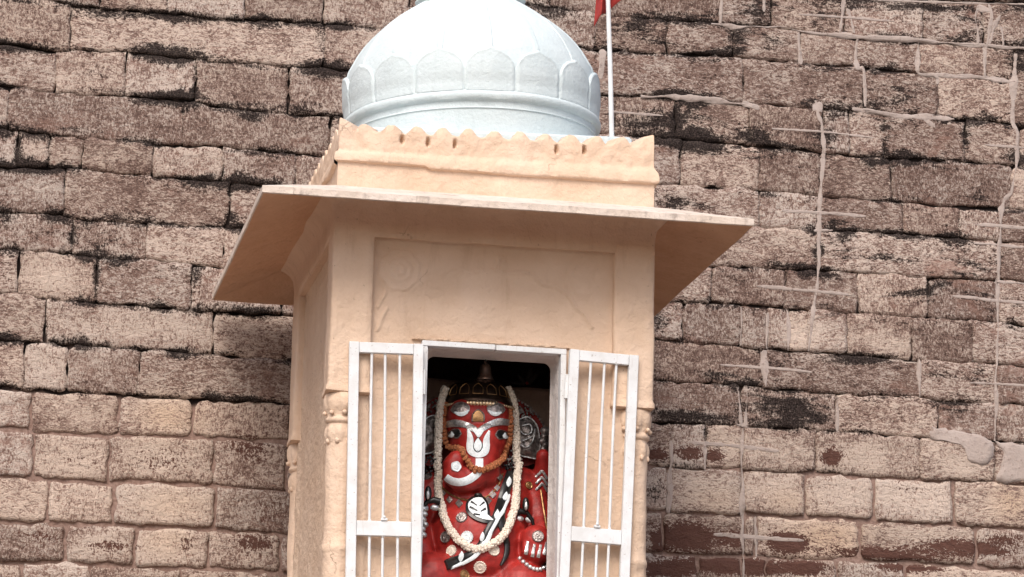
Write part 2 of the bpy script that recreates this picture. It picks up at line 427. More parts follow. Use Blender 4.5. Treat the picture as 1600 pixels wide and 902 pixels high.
BLACK=[(-0.71,0.670,0.235,0.028,1),(-0.64,0.859,0.247,0.033,0.8),(-0.66,1.237,0.185,0.033,0.9),(-1.66,1.047,0.148,0.025,0.8),(-1.73,1.243,0.148,0.025,0.8),(-1.52,0.324,0.069,0.038,0.9),(-1.31,0.333,0.148,0.038,0.75),(-1.63,0.244,0.173,0.030,0.5),(-1.32,0.251,0.111,0.045,0.65),(-0.84,0.366,0.037,0.050,0.8),(-1.10,0.130,0.124,0.055,0.55),(-1.35,0.033,0.049,0.030,0.5),(-0.97,0.139,0.030,0.076,0.85),(-0.74,-0.020,0.235,0.033,1),(-0.85,-0.197,0.124,0.023,0.8),(-1.37,-0.025,0.198,0.020,0.9),(-1.46,-0.402,0.222,0.023,0.7),(-1.46,0.955,0.062,0.035,0.5),(-1.11,1.024,0.074,0.025,0.5),(-1.37,0.934,0.099,0.030,0.4),(-0.53,0.873,0.099,0.063,0.7),(-0.49,1.185,0.049,0.101,0.7),(-0.92,0.511,0.296,0.025,0.7),(-1.14,0.524,0.222,0.020,0.7),(-0.73,0.497,0.173,0.063,0.4),(-1.72,0.170,0.099,0.020,0.9),(-1.73,0.075,0.044,0.088,0.5),(-1.64,0.602,0.074,0.020,0.4),(-1.51,0.702,0.198,0.020,0.7),(-1.22,1.225,0.371,0.023,0.9),(-1.21,0.877,0.296,0.018,0.8),(-1.70,0.689,0.148,0.020,0.9),(-0.76,1.038,0.296,0.018,0.9),(-0.88,-0.113,0.049,0.088,0.4),(-0.66,-0.126,0.124,0.101,0.25),(-1.23,-0.202,0.395,0.015,0.8),(-0.70,-0.424,0.148,0.030,0.5),(0.84,1.334,0.124,0.050,0.85),(0.92,1.292,0.173,0.040,0.65),(1.32,1.324,0.054,0.086,0.85),(1.51,1.315,0.086,0.071,0.6),(0.90,0.910,0.111,0.055,0.7),(1.41,0.899,0.161,0.050,0.8),(1.55,0.852,0.136,0.028,1),(1.13,0.818,0.161,0.038,0.9),(0.93,0.798,0.086,0.071,0.55),(2.04,1.534,0.494,0.035,1),(2.28,1.470,0.296,0.091,0.75),(1.75,1.452,0.111,0.076,0.65),(1.72,0.942,0.054,0.096,0.85),(1.75,1.239,0.124,0.023,1),(2.33,1.031,0.148,0.023,1),(2.35,0.939,0.022,0.101,1),(2.59,0.882,0.054,0.040,1),(1.99,0.895,0.025,0.071,0.9),(2.16,0.844,0.222,0.018,0.9),(2.60,1.337,0.054,0.055,0.8),(2.06,1.126,0.148,0.076,0.3),(1.18,1.463,0.148,0.050,0.6),(1.41,1.467,0.074,0.076,0.7),(1.07,1.223,0.321,0.015,0.8),(1.44,0.639,0.161,0.023,1),(1.13,0.586,0.161,0.043,0.8),(1.95,0.646,0.173,0.023,1),(2.47,0.637,0.136,0.018,1),(2.01,0.496,0.161,0.023,1),(2.44,0.474,0.111,0.025,0.8),(1.41,0.309,0.111,0.018,0.8),(1.68,0.361,0.022,0.055,0.9),(1.20,0.153,0.042,0.023,0.9),(1.08,-0.024,0.054,0.028,0.9),(1.00,0.037,0.054,0.060,0.7),(1.58,0.135,0.069,0.020,0.9),(1.87,-0.060,0.272,0.030,1),(1.50,-0.043,0.111,0.023,0.7),(1.56,-0.101,0.124,0.040,0.7),(1.25,-0.174,0.086,0.030,0.8),(1.00,-0.211,0.062,0.023,0.9),(2.41,-0.077,0.069,0.040,0.9),(2.24,-0.093,0.124,0.040,0.55),(2.27,0.069,0.161,0.081,0.4),(2.04,0.421,0.272,0.063,0.35),(2.41,0.432,0.124,0.076,0.35),(1.14,-0.346,0.198,0.033,1),(1.54,-0.370,0.161,0.023,1),(1.56,-0.294,0.210,0.071,0.7),(1.98,-0.284,0.173,0.055,0.5),(2.32,-0.234,0.161,0.033,1),(1.61,-0.208,0.086,0.020,0.8),(1.20,-0.411,0.022,0.035,0.9),(0.98,-0.682,0.054,0.086,0.8),(1.35,-0.307,0.027,0.081,0.7),(1.70,-0.148,0.198,0.045,0.4),(1.19,-0.260,0.124,0.025,0.4),(1.84,0.168,0.099,0.020,0.4),(2.47,0.208,0.148,0.076,0.3),(2.18,0.617,0.099,0.025,0.5),]
BROWN=[(0.98,-0.519,0.069,0.023,1),(1.13,-0.511,0.069,0.023,1),(1.24,-0.510,0.044,0.023,1),(1.75,-0.490,0.049,0.035,1),(1.13,-0.863,0.136,0.060,1),(1.56,-0.868,0.094,0.045,1),(1.98,-0.891,0.321,0.028,0.8),(2.34,-0.849,0.222,0.033,0.9),(1.34,-0.974,0.272,0.040,1),(1.62,-0.969,0.111,0.033,1),(2.09,-0.946,0.173,0.023,0.8),(2.52,-0.807,0.124,0.035,0.6),(1.31,-0.868,0.074,0.045,0.7),(1.01,-0.883,0.062,0.076,0.7),(1.04,-1.002,0.148,0.038,0.9),(2.09,-0.609,0.099,0.025,0.4),(-0.72,-0.586,0.124,0.076,0.5),(-0.63,-0.846,0.099,0.076,0.35),(-1.55,-0.998,0.124,0.035,0.45),(-1.27,-1.023,0.124,0.030,0.6),(-0.96,-0.995,0.044,0.050,0.5),(-0.68,-0.980,0.099,0.050,0.6),(-1.08,-0.659,0.148,0.050,0.45),(-1.42,-0.677,0.124,0.050,0.3),]
OCHRE=[(-1.06,-0.472,0.124,0.076,1),(1.73,-0.833,0.148,0.076,1),(2.55,-0.640,0.099,0.088,1),(1.56,-0.692,0.099,0.050,0.6),(-1.00,-0.839,0.148,0.076,0.5),(1.23,-0.709,0.124,0.050,0.5),(-1.04,-0.972,0.099,0.063,0.5),]
PALE=[(-1.53,0.075,0.148,0.063,1),(1.64,0.030,0.148,0.055,1),(1.99,0.024,0.148,0.045,1),(1.84,0.239,0.124,0.050,0.6),(1.33,-0.003,0.148,0.063,0.5),(1.42,-0.467,0.247,0.050,0.8),(1.92,-0.481,0.173,0.063,0.9),(1.20,-0.670,0.148,0.071,0.8),(1.50,-0.654,0.124,0.071,0.8),(1.78,-0.653,0.124,0.071,0.8),(2.12,-0.649,0.148,0.071,0.8),(2.43,-0.646,0.124,0.071,0.6),(2.23,-0.808,0.296,0.040,0.9),(-1.24,-0.108,0.346,0.055,0.6),(-1.46,-0.283,0.222,0.063,0.4),(-1.48,-0.470,0.148,0.050,0.5),(-1.09,-0.474,0.124,0.063,0.6),(-1.11,-0.660,0.148,0.076,0.7),(-1.44,-0.679,0.148,0.076,0.6),(-1.05,-0.842,0.173,0.071,0.9),(-1.48,-0.864,0.222,0.071,0.5),(-1.30,-1.024,0.111,0.055,0.6),(-1.03,-1.011,0.124,0.055,0.8),(-1.48,0.608,0.222,0.038,0.6),(-1.63,0.434,0.148,0.050,0.5),(2.21,-0.424,0.099,0.045,0.7),(2.32,-0.501,0.099,0.035,0.9),(1.75,-0.668,0.741,0.151,0.25),(1.55,0.431,0.099,0.050,0.5),(1.75,-0.061,0.099,0.015,0.4),(1.98,-0.131,0.099,0.025,0.4),]
STRIPS=[([(1.596,1.456),(1.810,1.459),(2.031,1.459)],0.0144,1),
([(1.481,0.933),(1.695,0.934),(1.940,0.926)],0.0144,1),
([(1.528,0.571),(1.724,0.573),(1.902,0.571)],0.0192,1),
([(2.392,0.568),(2.619,0.569),(2.852,0.571)],0.0192,1),
([(1.420,0.231),(1.640,0.226),(1.824,0.221)],0.0192,1),
([(2.288,0.245),(2.498,0.236),(2.789,0.234)],0.0168,1),
([(1.262,-0.121),(1.472,-0.122),(1.663,-0.128)],0.0168,1),
([(2.357,-0.134),(2.494,-0.131),(2.725,-0.132)],0.0144,1),
([(1.127,-0.462),(1.335,-0.466),(1.516,-0.478)],0.0216,1),
([(1.233,-0.847),(1.420,-0.849),(1.629,-0.852)],0.0216,1),
([(0.760,0.956),(0.999,0.954)],0.0144,1),
([(2.439,0.931),(2.623,0.930)],0.0144,1),
([(1.802,1.602),(1.799,1.543),(1.787,1.387)],0.0216,0),
([(1.816,1.501),(1.836,1.444),(1.848,1.389)],0.0144,0),
([(2.413,1.564),(2.403,1.504),(2.417,1.382)],0.0192,0),
([(2.463,1.574),(2.474,1.516),(2.455,1.385)],0.0192,0),
([(2.518,1.528),(2.488,1.467),(2.464,1.391)],0.0168,0),
([(2.521,1.475),(2.529,1.385)],0.0120,0),
([(2.413,1.558),(2.468,1.539)],0.0216,0),
([(2.446,1.390),(2.442,1.234)],0.0192,0),
([(1.862,1.379),(1.862,1.239),(1.891,1.224),(1.894,1.061)],0.0168,0),
([(2.147,1.381),(2.141,1.234),(2.217,1.223),(2.228,1.189)],0.0216,0),
([(2.587,1.357),(2.577,1.224),(2.566,1.048),(2.589,0.977),(2.575,0.831),(2.562,0.729),(2.515,0.645),(2.494,0.324),(2.484,-0.017),(2.476,-0.219),(2.472,-0.381)],0.0192,0),
([(1.675,1.074),(1.687,1.011),(1.707,0.955),(1.713,0.841),(1.699,0.668),(1.693,0.497),(1.691,0.316),(1.668,0.141),(1.646,-0.040)],0.0192,0),
([(1.661,1.038),(1.707,1.036)],0.0624,0),
([(1.558,0.136),(1.559,-0.042)],0.0192,0),
([(1.468,0.117),(1.463,-0.040)],0.0120,0),
([(1.350,0.137),(1.351,-0.033)],0.0120,0),
([(1.455,-0.046),(1.459,-0.206)],0.0192,0),
([(1.378,-0.228),(1.370,-0.379)],0.0168,0),
([(1.339,-0.230),(1.356,-0.380)],0.0144,0),
([(1.334,-0.382),(1.384,-0.379)],0.0288,0),
([(1.359,-0.388),(1.359,-0.743),(1.369,-1.027)],0.0168,0),
([(1.049,-0.460),(1.045,-0.765)],0.0216,0),
([(1.199,-0.452),(1.197,-0.575)],0.0144,0),
([(1.776,-0.226),(1.776,-0.381)],0.0192,0),
([(2.137,-0.043),(2.136,-0.211)],0.0168,0),
([(1.420,-0.762),(1.424,-0.930)],0.0168,0),
([(1.207,1.384),(1.378,1.381),(1.507,1.394),(1.597,1.381),(1.781,1.375),(2.130,1.379),(2.452,1.379),(2.747,1.387)],0.0216,0),
([(0.899,1.029),(1.068,1.042),(1.218,1.039),(1.415,1.025)],0.0240,0),
([(1.839,1.049),(2.027,1.031),(2.303,1.037)],0.0240,0),
([(2.144,1.232),(2.451,1.232),(2.627,1.225)],0.0168,0),
([(0.727,1.231),(0.721,1.096)],0.0264,0),
([(1.254,1.528),(1.247,1.387)],0.0168,0),
([(1.443,1.543),(1.444,1.456)],0.0144,0),
([(1.602,1.375),(1.609,1.231)],0.0192,0),
([(1.956,1.547),(2.336,1.572),(2.691,1.590)],0.0120,0),
([(2.157,1.029),(2.215,0.993)],0.0240,0),
([(2.385,0.487),(2.617,0.480)],0.0120,0),
([(2.485,0.323),(2.732,0.316)],0.0120,0),
([(1.352,1.044),(1.423,1.014)],0.0336,0),
([(1.668,0.490),(1.753,0.501)],0.0216,0),
]
PATCHES=[[(2.189,-0.336),(2.326,-0.348),(2.454,-0.382),(2.445,-0.477),(2.359,-0.476),(2.326,-0.411),(2.189,-0.380)],[(2.477,-0.381),(2.606,-0.385),(2.779,-0.384),(2.776,-0.551),(2.604,-0.552),(2.487,-0.547),(2.508,-0.440)]]
# ------------------------------------------------------------------ the old stone wall
WY = 1.0                              # face of the wall
wall = empty('fort_wall', (0.4, WY, GROUND_Z))
tag(wall, 'tall weathered brown sandstone block wall with black mould in its joints, behind the shrine', 'wall')

def interp(ln, x): return float(np.interp(x, [p[0] for p in ln], [p[1] for p in ln]))

def stain_at(bl, x, z):
    s = 0.
    for bx, bz, rx, rz, k in bl:
        d = ((x - bx) / rx) ** 2 + ((z - bz) / rz) ** 2
        if d < 5: s = max(s, k * math.exp(-d * .75))
    return s

def fill_at(x, z):
    """how far the joint is pointed with mortar: low courses are, high courses are open and black"""
    lo = -.42 if x < .2 else -.50
    f = max(0., min(1., (lo - z) / .14 + .5))
    if x > 1.35: f = max(f, .30)
    return f

rs = random.Random(11)
def stone_mesh(x0, x1, top, bot, step=.024, detail=True):
    gapv = rs.uniform(-.002, .003)
    xa, xb = x0 + gapv, x1 - gapv
    w = xb - xa; cx = (xa + xb) / 2
    zt0, zb0 = interp(top, cx), interp(bot, cx)
    h = zt0 - zb0
    low = fill_at(cx, (zt0 + zb0) / 2)
    gt, gb = rs.uniform(-.002, .003), rs.uniform(-.001, .007)
    if low > .5: gt += .006; gb += .006; xa += .006; xb -= .006; w -= .012
    nu, nv = max(5, int(w / step)), max(5, int(h / step))
    Rr = min(w, h) * rs.choice((.02, .03, .05, .08, .13))
    proud = rs.uniform(-.004, .004)
    tilt = rs.uniform(-.004, .004); tilt2 = rs.uniform(-.008, .008)
    seed = rs.uniform(0, 90)
    V, S, grid = [], [], []
    hw, hh = w / 2, h / 2
    for j in range(nv + 1):
        for i in range(nu + 1):
            # denser towards the rim so that the worn edge is round
            a = -1 + 2 * i / nu; b = -1 + 2 * j / nv
            a = math.copysign(1 - (1 - abs(a)) ** 1.35, a); b = math.copysign(1 - (1 - abs(b)) ** 1.35, b)
            px, pz = a * hw, b * hh
            dx, dz = hw - abs(px), hh - abs(pz)
            if dx < Rr and dz < Rr:
                qx, qz = Rr - dx, Rr - dz
                m = max(qx, qz); l = math.hypot(qx, qz)
                if l > 1e-6: qx, qz = qx * m / l, qz * m / l
                px = math.copysign(hw - Rr + qx, px); pz = math.copysign(hh - Rr + qz, pz)
            bb = pz / hh
            x = cx + px
            zt, zb = interp(top, x) - gt, interp(bot, x) + gb
            z = zb + (bb + 1) / 2 * (zt - zb)
            e = min(hw * (1 - abs(a)), hh * (1 - abs(b)))
            rim = max(0., 1 - e / .016)
            jx = mnoise.noise(Vector((x * 16, z * 16, seed))) * .011 + mnoise.noise(Vector((x * 45, z * 45, seed + 5))) * .009
            jz = mnoise.noise(Vector((x * 16 + 40, z * 16, seed))) * .013 + mnoise.noise(Vector((x * 45 + 9, z * 45, seed + 5))) * .008
            x += jx * rim; z += jz * rim
            y = WY - .012 - proud + tilt * bb + tilt2 * px
            y += rim ** 2 * (.0035 if low < .5 else .003)
            y -= mnoise.noise(Vector((x * 9, z * 11, seed + 2))) * .004 + mnoise.noise(Vector((x * 28, z * 34, 3.))) * .0035
            V.append((x, y, z))
            k = stain_at(BLACK, x, z)
            # mould creeps from open joints onto the stone
            hz = hh * (1 - abs(b)) < hw * (1 - abs(a))
            nn = mnoise.noise(Vector((x * 3.2, z * 5, 7.))) + .4 * mnoise.noise(Vector((x * 13, z * 13, 4.)))
            wd = max(.003, (.034 if hz else .014) * (1 + 1.9 * nn))
            ed = max(0., 1 - e / wd) ** .7
            k = max(k, ed * max(0., (.80 if hz else .52) + 1.1 * nn - (.16 if x > .9 else 0)) * (1 - low))
            wr = max(0., min(1., (x - .75) / .25)) * max(0., min(1., (z + .52) / .25)); wl = (1 - wr) * max(0., min(1., (z + .2) / .5))
            k += wr * (.09 + .34 * mnoise.noise(Vector((x * 1.6, z * 4, 1.)))) + wl * (.03 + .12 * mnoise.noise(Vector((x * 2.2, z * 5, 1.))))
            S.append((max(0., k), stain_at(BROWN, x, z), stain_at(OCHRE, x, z), stain_at(PALE, x, z) * 1.15 - .08 - wr * (.34 + .25 * mnoise.noise(Vector((x * 2.2, z * 5, 4.)))) - wl * .12))
    nx = nu + 1
    F = [(j * nx + i, j * nx + i + 1, (j + 1) * nx + i + 1, (j + 1) * nx + i) for j in range(nv) for i in range(nu)]
    ring = [i for i in range(nx)] + [j * nx + nu for j in range(1, nv + 1)] + [nv * nx + i for i in range(nu - 1, -1, -1)] + [j * nx for j in range(nv - 1, 0, -1)]
    b = len(V)
    for r in ring:
        V.append((V[r][0], WY + .07, V[r][2])); S.append((min(1, S[r][0] + .3 * (1 - low)),) + S[r][1:])
    n = len(ring)
    for i in range(n): F.append((ring[(i + 1) % n], ring[i], b + i, b + (i + 1) % n))
    return V, F, S

def add_stone(V, F, S, name='stone', kind=None):
    c = Vector((sum(v[0] for v in V) / len(V), WY, sum(v[2] for v in V) / len(V)))
    me = mesh_data(name, [(v[0] - c.x, v[1] - c.y, v[2] - c.z) for v in V], F, STONE)
    at = me.color_attributes.new('stain', 'FLOAT_COLOR', 'POINT')
    at.data.foreach_set('color', [q for s in S for q in s])
    o = link(name, me, wall, loc=c - Vector(wall.location))
    if kind: tag(o, kind=kind)
    return o

XL, XR = -6.5, 7.5
rest = ([], [], [])
def add_rest(V, F, S):
    b = len(rest[0]); rest[0].extend(V); rest[2].extend(S); rest[1].extend(tuple(i + b for i in q) for q in F)
nrow = len(JOINTS)
for r in range(nrow):
    top, bot = LINES[r], LINES[r + 1]
    js = list(JOINTS[r])
    x = js[0]; left = []
    while x > XL:
        x -= rs.uniform(.22, .62); left.append(x)
    x = js[-1]; right = []
    while x < XR:
        x += rs.uniform(.25, .65); right.append(x)
    js = left[::-1] + js + right
    for a, b in zip(js[:-1], js[1:]):
        if b < -1.95 or a > 2.75: add_rest(*stone_mesh(a, b, top, bot, .08))
        else: add_stone(*stone_mesh(a, b, top, bot))
# courses below and above the part of the wall in view
def flat(z): return [(XL - 1, z), (XR + 1, z)]
z = None
prev = LINES[-1]
zz = LINES[-1][0][1]
while zz > GROUND_Z - .1:
    zz -= rs.uniform(.165, .2); nxt = flat(zz); x = XL
    while x < XR:
        x2 = x + rs.uniform(.25, .6); add_rest(*stone_mesh(x, x2, prev, nxt, .09)); x = x2
    prev = nxt
prev = LINES[0]; zz = LINES[0][0][1]
while zz < 3.4:
    zz += rs.uniform(.165, .2); nxt = flat(zz); x = XL
    while x < XR:
        x2 = x + rs.uniform(.25, .6); add_rest(*stone_mesh(x, x2, nxt, prev, .09)); x = x2
    prev = nxt
add_stone(*rest, name='outer_stone_courses', kind='stuff')

# mortar bed: lies deep and black behind the open joints, nearly flush where the joints are pointed
mv, mf, ms = [], [], []
def bed(xs, zs):
    b = len(mv)
    for z in zs:
        for x in xs:
            f = fill_at(x, z)
            y = WY + .012 - .012 * f + mnoise.noise(Vector((x * 14, z * 14, 0))) * .004
            mv.append((x, y, z)); ms.append(f)
    n = len(xs)
    mf.extend((b + j * n + i, b + j * n + i + 1, b + (j + 1) * n + i + 1, b + (j + 1) * n + i) for j in range(len(zs) - 1) for i in range(n - 1))
xs = list(np.arange(XL - .6, -2.0, .25)) + list(np.arange(-2.0, 2.8, .022)) + list(np.arange(2.8, XR + 1.2, .25))
zs = list(np.arange(GROUND_Z - .2, -1.4, .2)) + list(np.arange(-1.4, 1.7, .022)) + list(np.arange(1.7, 3.6, .2))
bed([float(a) for a in xs], [float(a) for a in zs])
o = obj('mortar_bed', mv, mf, MORTAR, wall)
at = o.data.attributes.new('fill', 'FLOAT', 'POINT'); at.data.foreach_set('value', ms)
MB().box(XL - .5, XR + .9, WY + .11, WY + .9, GROUND_Z - .2, 3.5).build('wall_core', MORTAR, wall, False)

face_v, face_f = [], []
for o in wall.children:
    if o.name.split('.')[0] == 'stone':
        b = len(face_v); off = o.location + Vector(wall.location)
        face_v.extend(v.co + off for v in o.data.vertices); face_f.extend(tuple(i + b for i in q.vertices) for q in o.data.polygons)
WALL_BVH = BVHTree.FromPolygons(face_v, face_f)
def face_y(x, z, r=.012):
    best = WY - .002
    for dx, dz in ((0, 0), (r, 0), (-r, 0), (0, r), (0, -r)):
        h = WALL_BVH.ray_cast(Vector((x + dx, WY - 1, z + dz)), Vector((0, 1, 0)))
        if h[0] is not None: best = min(best, h[0].y)
    return best

# cement smears and pointing strokes left on the face of the stones
def strip(pts, w, k):
    P = crom([(x, z, 0) for x, z in pts], 14 if len(pts) < 5 else 9)
    V, F = [], []
    n = len(P); sd_ = rs.uniform(0, 99); nc = 6
    for i, p in enumerate(P):
        d = P[min(i + 1, n - 1)] - P[max(i - 1, 0)]; d.normalize(); nrm = Vector((-d.y, d.x, 0))
        s = i / (n - 1)
        ww = w * (.46 if k else .45) * (1 + .55 * mnoise.noise(Vector((p.x * 22, p.y * 22, sd_))) + .35 * mnoise.noise(Vector((p.x * 60, p.y * 60, sd_))))
        ww *= min(1, .35 + 6 * min(s, 1 - s)) if k else min(1, .5 + 6 * min(s, 1 - s)) * max(.10, 1 + 1.5 * mnoise.noise(Vector((p.x * 9, p.y * 9, sd_ + 8))))
        wob = mnoise.noise(Vector((p.x * 12, p.y * 12, sd_ + 3))) * w * (.12 if k else .4)
        for c in range(nc + 1):
            u = -1 + 2 * c / nc
            q = p + nrm * (u * ww + wob + mnoise.noise(Vector((p.x * 80, p.y * 80, c * 3.1))) * .0025)
            prof = 1 - u ** 6
            y = face_y(q.x, q.y) - prof * .0006 + (.003 if abs(u) > .99 else 0)
            V.append((q.x, y + mnoise.noise(Vector((q.x * 40, q.y * 40, 8.))) * .0012, q.y))
    for i in range(n - 1):
        for c in range(nc):
            a = i * (nc + 1) + c
            F.append((a, a + nc + 1, a + nc + 2, a + 1))
    o = obj('mortar_stroke', V, F, SMEAR, wall)
for pts, w, k in STRIPS: strip(pts, w, k)
for poly in PATCHES:
    P = crom([(x, z, 0) for x, z in poly + poly[:1]], 8)[:-1]
    c = sum(P, Vector()) / len(P); V, F = [], []
    nr = 6
    for k in range(nr + 1):
        s = min(1., (nr - k) / (nr - 1))
        for q in P:
            d = c + (q - c) * s
            jz = (mnoise.noise(Vector((d.x * 30, d.y * 30, 0))) * .014 + mnoise.noise(Vector((d.x * 80, d.y * 80, 0))) * .006) * (k <= 1)
            V.append((d.x + jz, face_y(d.x, d.y, .02) - .001 + (.012 if k == 0 else 0.001 if k == 1 else mnoise.noise(Vector((d.x * 14, d.y * 14, 0))) * .003), d.y + jz))
    n = len(P)
    for k in range(nr):
        for i in range(n):
            F.append((k * n + i, (k + 1) * n + i, (k + 1) * n + (i + 1) % n, k * n + (i + 1) % n))
    obj('cement_patch', V, F, SMEAR, wall)
# ------------------------------------------------------------------ the shrine pavilion
shrine = empty('shrine', (0, 0, GROUND_Z))
tag(shrine, 'peach plastered domed shrine with wide eave and open white barred doors', 'shrine')
HB = .606                              # half width of the body
BASE_Z = -1.95

def seg_d(X, Z, pts):
    """distance of grid points to a polyline"""
    D = np.full(X.shape, 9.)
    for (ax, az), (bx, bz) in zip(pts[:-1], pts[1:]):
        dx, dz = bx - ax, bz - az; L2 = dx * dx + dz * dz + 1e-12
        tt = np.clip(((X - ax) * dx + (Z - az) * dz) / L2, 0, 1)
        D = np.minimum(D, np.hypot(X - ax - tt * dx, Z - az - tt * dz))
    return D

def nfield(xs, zs, fn):
    return np.array([[fn(float(x), float(z)) for x in xs] for z in zs])

def plaster_grid(xs, zs, place, height, mat, name, parent, hole=None):
    """grid sheet: place(x, z, h) gives the 3D point; hole(xc, zc) True drops the cell"""
    X, Z = np.meshgrid(xs, zs)
    H = height(X, Z)
    V = [place(float(X[j, i]), float(Z[j, i]), float(H[j, i])) for j in range(len(zs)) for i in range(len(xs))]
    n = len(xs); F = []
    for j in range(len(zs) - 1):
        for i in range(n - 1):
            if hole and hole((xs[i] + xs[i + 1]) / 2, (zs[j] + zs[j + 1]) / 2): continue
            F.append((j * n + i, j * n + i + 1, (j + 1) * n + i + 1, (j + 1) * n + i))
    return obj(name, V, F, mat, parent)

OPX0, OPX1, OPZ = -.246, .262, -.452    # door opening
ARCH = crom([(-.308, -.248, 0), (-.257, -.205, 0), (-.205, -.188, 0), (-.166, -.156, 0), (-.127, -.148, 0), (-.086, -.164, 0), (-.047, -.151, 0), (.013, -.149, 0), (.066, -.157, 0), (.099, -.15, 0), (.139, -.152, 0), (.187, -.19, 0), (.227, -.194, 0), (.274, -.218, 0), (.298, -.243, 0), (.312, -.269, 0), (.349, -.30, 0), (.377, -.345, 0)], 3)
ARCH = [(p.x, p.y) for p in ARCH]
CURL = [(.016, -.148), (.017, -.127), (.018, -.11), (.015, -.097), (.038, -.099), (.044, -.11), (.035, -.124)]
CURL2 = [(-.407, -.235), (-.401, -.258), (-.412, -.282), (-.431, -.316)]
CURL3 = [(-.395, -.32), (-.41, -.348), (-.428, -.402)]
CRACK = [(-.25, -.263), (-.238, -.268), (-.225, -.276)]
def relief(X, Z):
    h = nfield(X[0], Z[:, 0], lambda x, z: mnoise.noise(Vector((x * 6, z * 9, 2.))) * .0035 + mnoise.noise(Vector((x * 20, z * 34, 5.))) * .0014)
    d = seg_d(X, Z, ARCH); h += .010 * np.exp(-(d / .0045) ** 2) * np.clip(.55 + (X + .1) * 1.2, .25, 1)
    for c in (CURL, CURL2, CURL3): h += .007 * np.exp(-(seg_d(X, Z, c) / .005) ** 2)
    h -= .006 * np.exp(-(seg_d(X, Z, CRACK) / .0035) ** 2)
    for cx, cz, k in ((-.353, -.171, 1.), (.333, -.145, .45)):
        r = np.hypot(X - cx, Z - cz); a = np.arctan2(Z - cz, X - cx)
        for R0, nl, am, ph in ((.072, 8, .10, .2), (.040, 6, .10, .6), (.016, 5, .12, 0.)):
            rr = R0 * (1 + am * np.abs(np.sin(a * nl / 2 + ph)) - am * .5)
            h += k * (.0045 * np.exp(-((r - rr) / .0050) ** 2) + .0018 / (1 + np.exp(np.clip((r - rr) / .003, -30, 30))))
    # the sunk panel meets the border with a soft fillet
    e = np.minimum(np.minimum(X + .452, .452 - X), -.057 - Z)
    h += .010 * np.exp(-np.clip(e, 0, 1) / .003)
    return h
xs = sorted(set([round(v, 4) for v in list(np.arange(-.5775, .578, .0055)) + [OPX0, OPX1]]))
zs = sorted(set([round(v, 4) for v in list(np.arange(BASE_Z, -.46, .05)) + list(np.arange(-.48, -.05, .0055)) + [OPZ]]))
plaster_grid(xs, zs, lambda x, z, h: (x, -.571 - h, z), relief, CREAM, 'front_panel', shrine,
             hole=lambda x, z: OPX0 < x < OPX1 and z < OPZ)
# the other three panels, rough rendered
def rough(X, Z):
    return nfield(X[0], Z[:, 0], lambda x, z: fbm((x, z * .6, 3.), 14, 4) * .006 + .010 * math.exp(-max(0, min(x + .452, .452 - x, -.057 - z)) / .006))
xs2 = [float(v) for v in np.arange(-.574, .5741, .014)]; zs2 = [float(v) for v in np.arange(BASE_Z, -.045, .014)]
plaster_grid(xs2, zs2, lambda x, z, h: (-.570 - h, -x, z), rough, CREAM_ROUGH, 'side_panel', shrine)
plaster_grid(xs2, zs2, lambda x, z, h: (.570 + h, x, z), rough, CREAM_ROUGH, 'side_panel', shrine)
plaster_grid(xs2[::3], zs2[::3], lambda x, z, h: (-x, .582 + h, z), rough, CREAM_ROUGH, 'back_panel', shrine)

# reveal of the door opening (rounded upper corners), 10 cm deep
def rev_path():
    pts = [(OPX0, BASE_Z)]
    for k in range(9):
        a = math.pi - k / 8 * math.pi / 2; pts.append((OPX0 + .03 + .03 * math.cos(a), OPZ - .03 + .03 * math.sin(a)))
    for k in range(9):
        a = math.pi / 2 - k / 8 * math.pi / 2; pts.append((OPX1 - .03 + .03 * math.cos(a), OPZ - .03 + .03 * math.sin(a)))
    return pts + [(OPX1, BASE_Z)]
rp = rev_path(); V, F = [], []
for k, (y, ins) in enumerate(((-.576, 0), (-.566, .006), (-.53, .010), (-.485, .012), (-.47, .020))):
    for x, z in rp:
        cxm = (OPX0 + OPX1) / 2
        V.append((x + math.copysign(ins, cxm - x), y, z - (ins * .8 if z > OPZ - .06 else 0)))
n = len(rp)
for k in range(4):
    for i in range(n - 1): F.append((k * n + i, (k + 1) * n + i, (k + 1) * n + i + 1, k * n + i + 1))
obj('door_reveal', V, F, REVEAL, shrine, True, 50)
# inner chamber
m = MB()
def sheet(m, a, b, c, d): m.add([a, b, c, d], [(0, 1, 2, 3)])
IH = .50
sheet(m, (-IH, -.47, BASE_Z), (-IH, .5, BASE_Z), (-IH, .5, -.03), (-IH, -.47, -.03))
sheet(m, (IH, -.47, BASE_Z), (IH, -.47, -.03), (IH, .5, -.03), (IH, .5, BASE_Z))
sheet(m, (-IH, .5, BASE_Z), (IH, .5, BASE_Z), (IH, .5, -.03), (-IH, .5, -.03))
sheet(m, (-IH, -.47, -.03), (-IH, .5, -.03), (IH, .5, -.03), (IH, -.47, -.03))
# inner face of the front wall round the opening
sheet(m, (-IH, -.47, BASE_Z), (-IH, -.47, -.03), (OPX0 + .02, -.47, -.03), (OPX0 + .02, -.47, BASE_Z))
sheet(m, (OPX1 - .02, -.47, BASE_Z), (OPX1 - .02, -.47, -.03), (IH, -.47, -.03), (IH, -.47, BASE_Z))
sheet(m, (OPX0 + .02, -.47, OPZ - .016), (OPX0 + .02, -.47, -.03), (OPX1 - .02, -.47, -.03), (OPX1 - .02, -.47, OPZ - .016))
m.build('chamber_wall', SHADE_DARK, shrine, False)

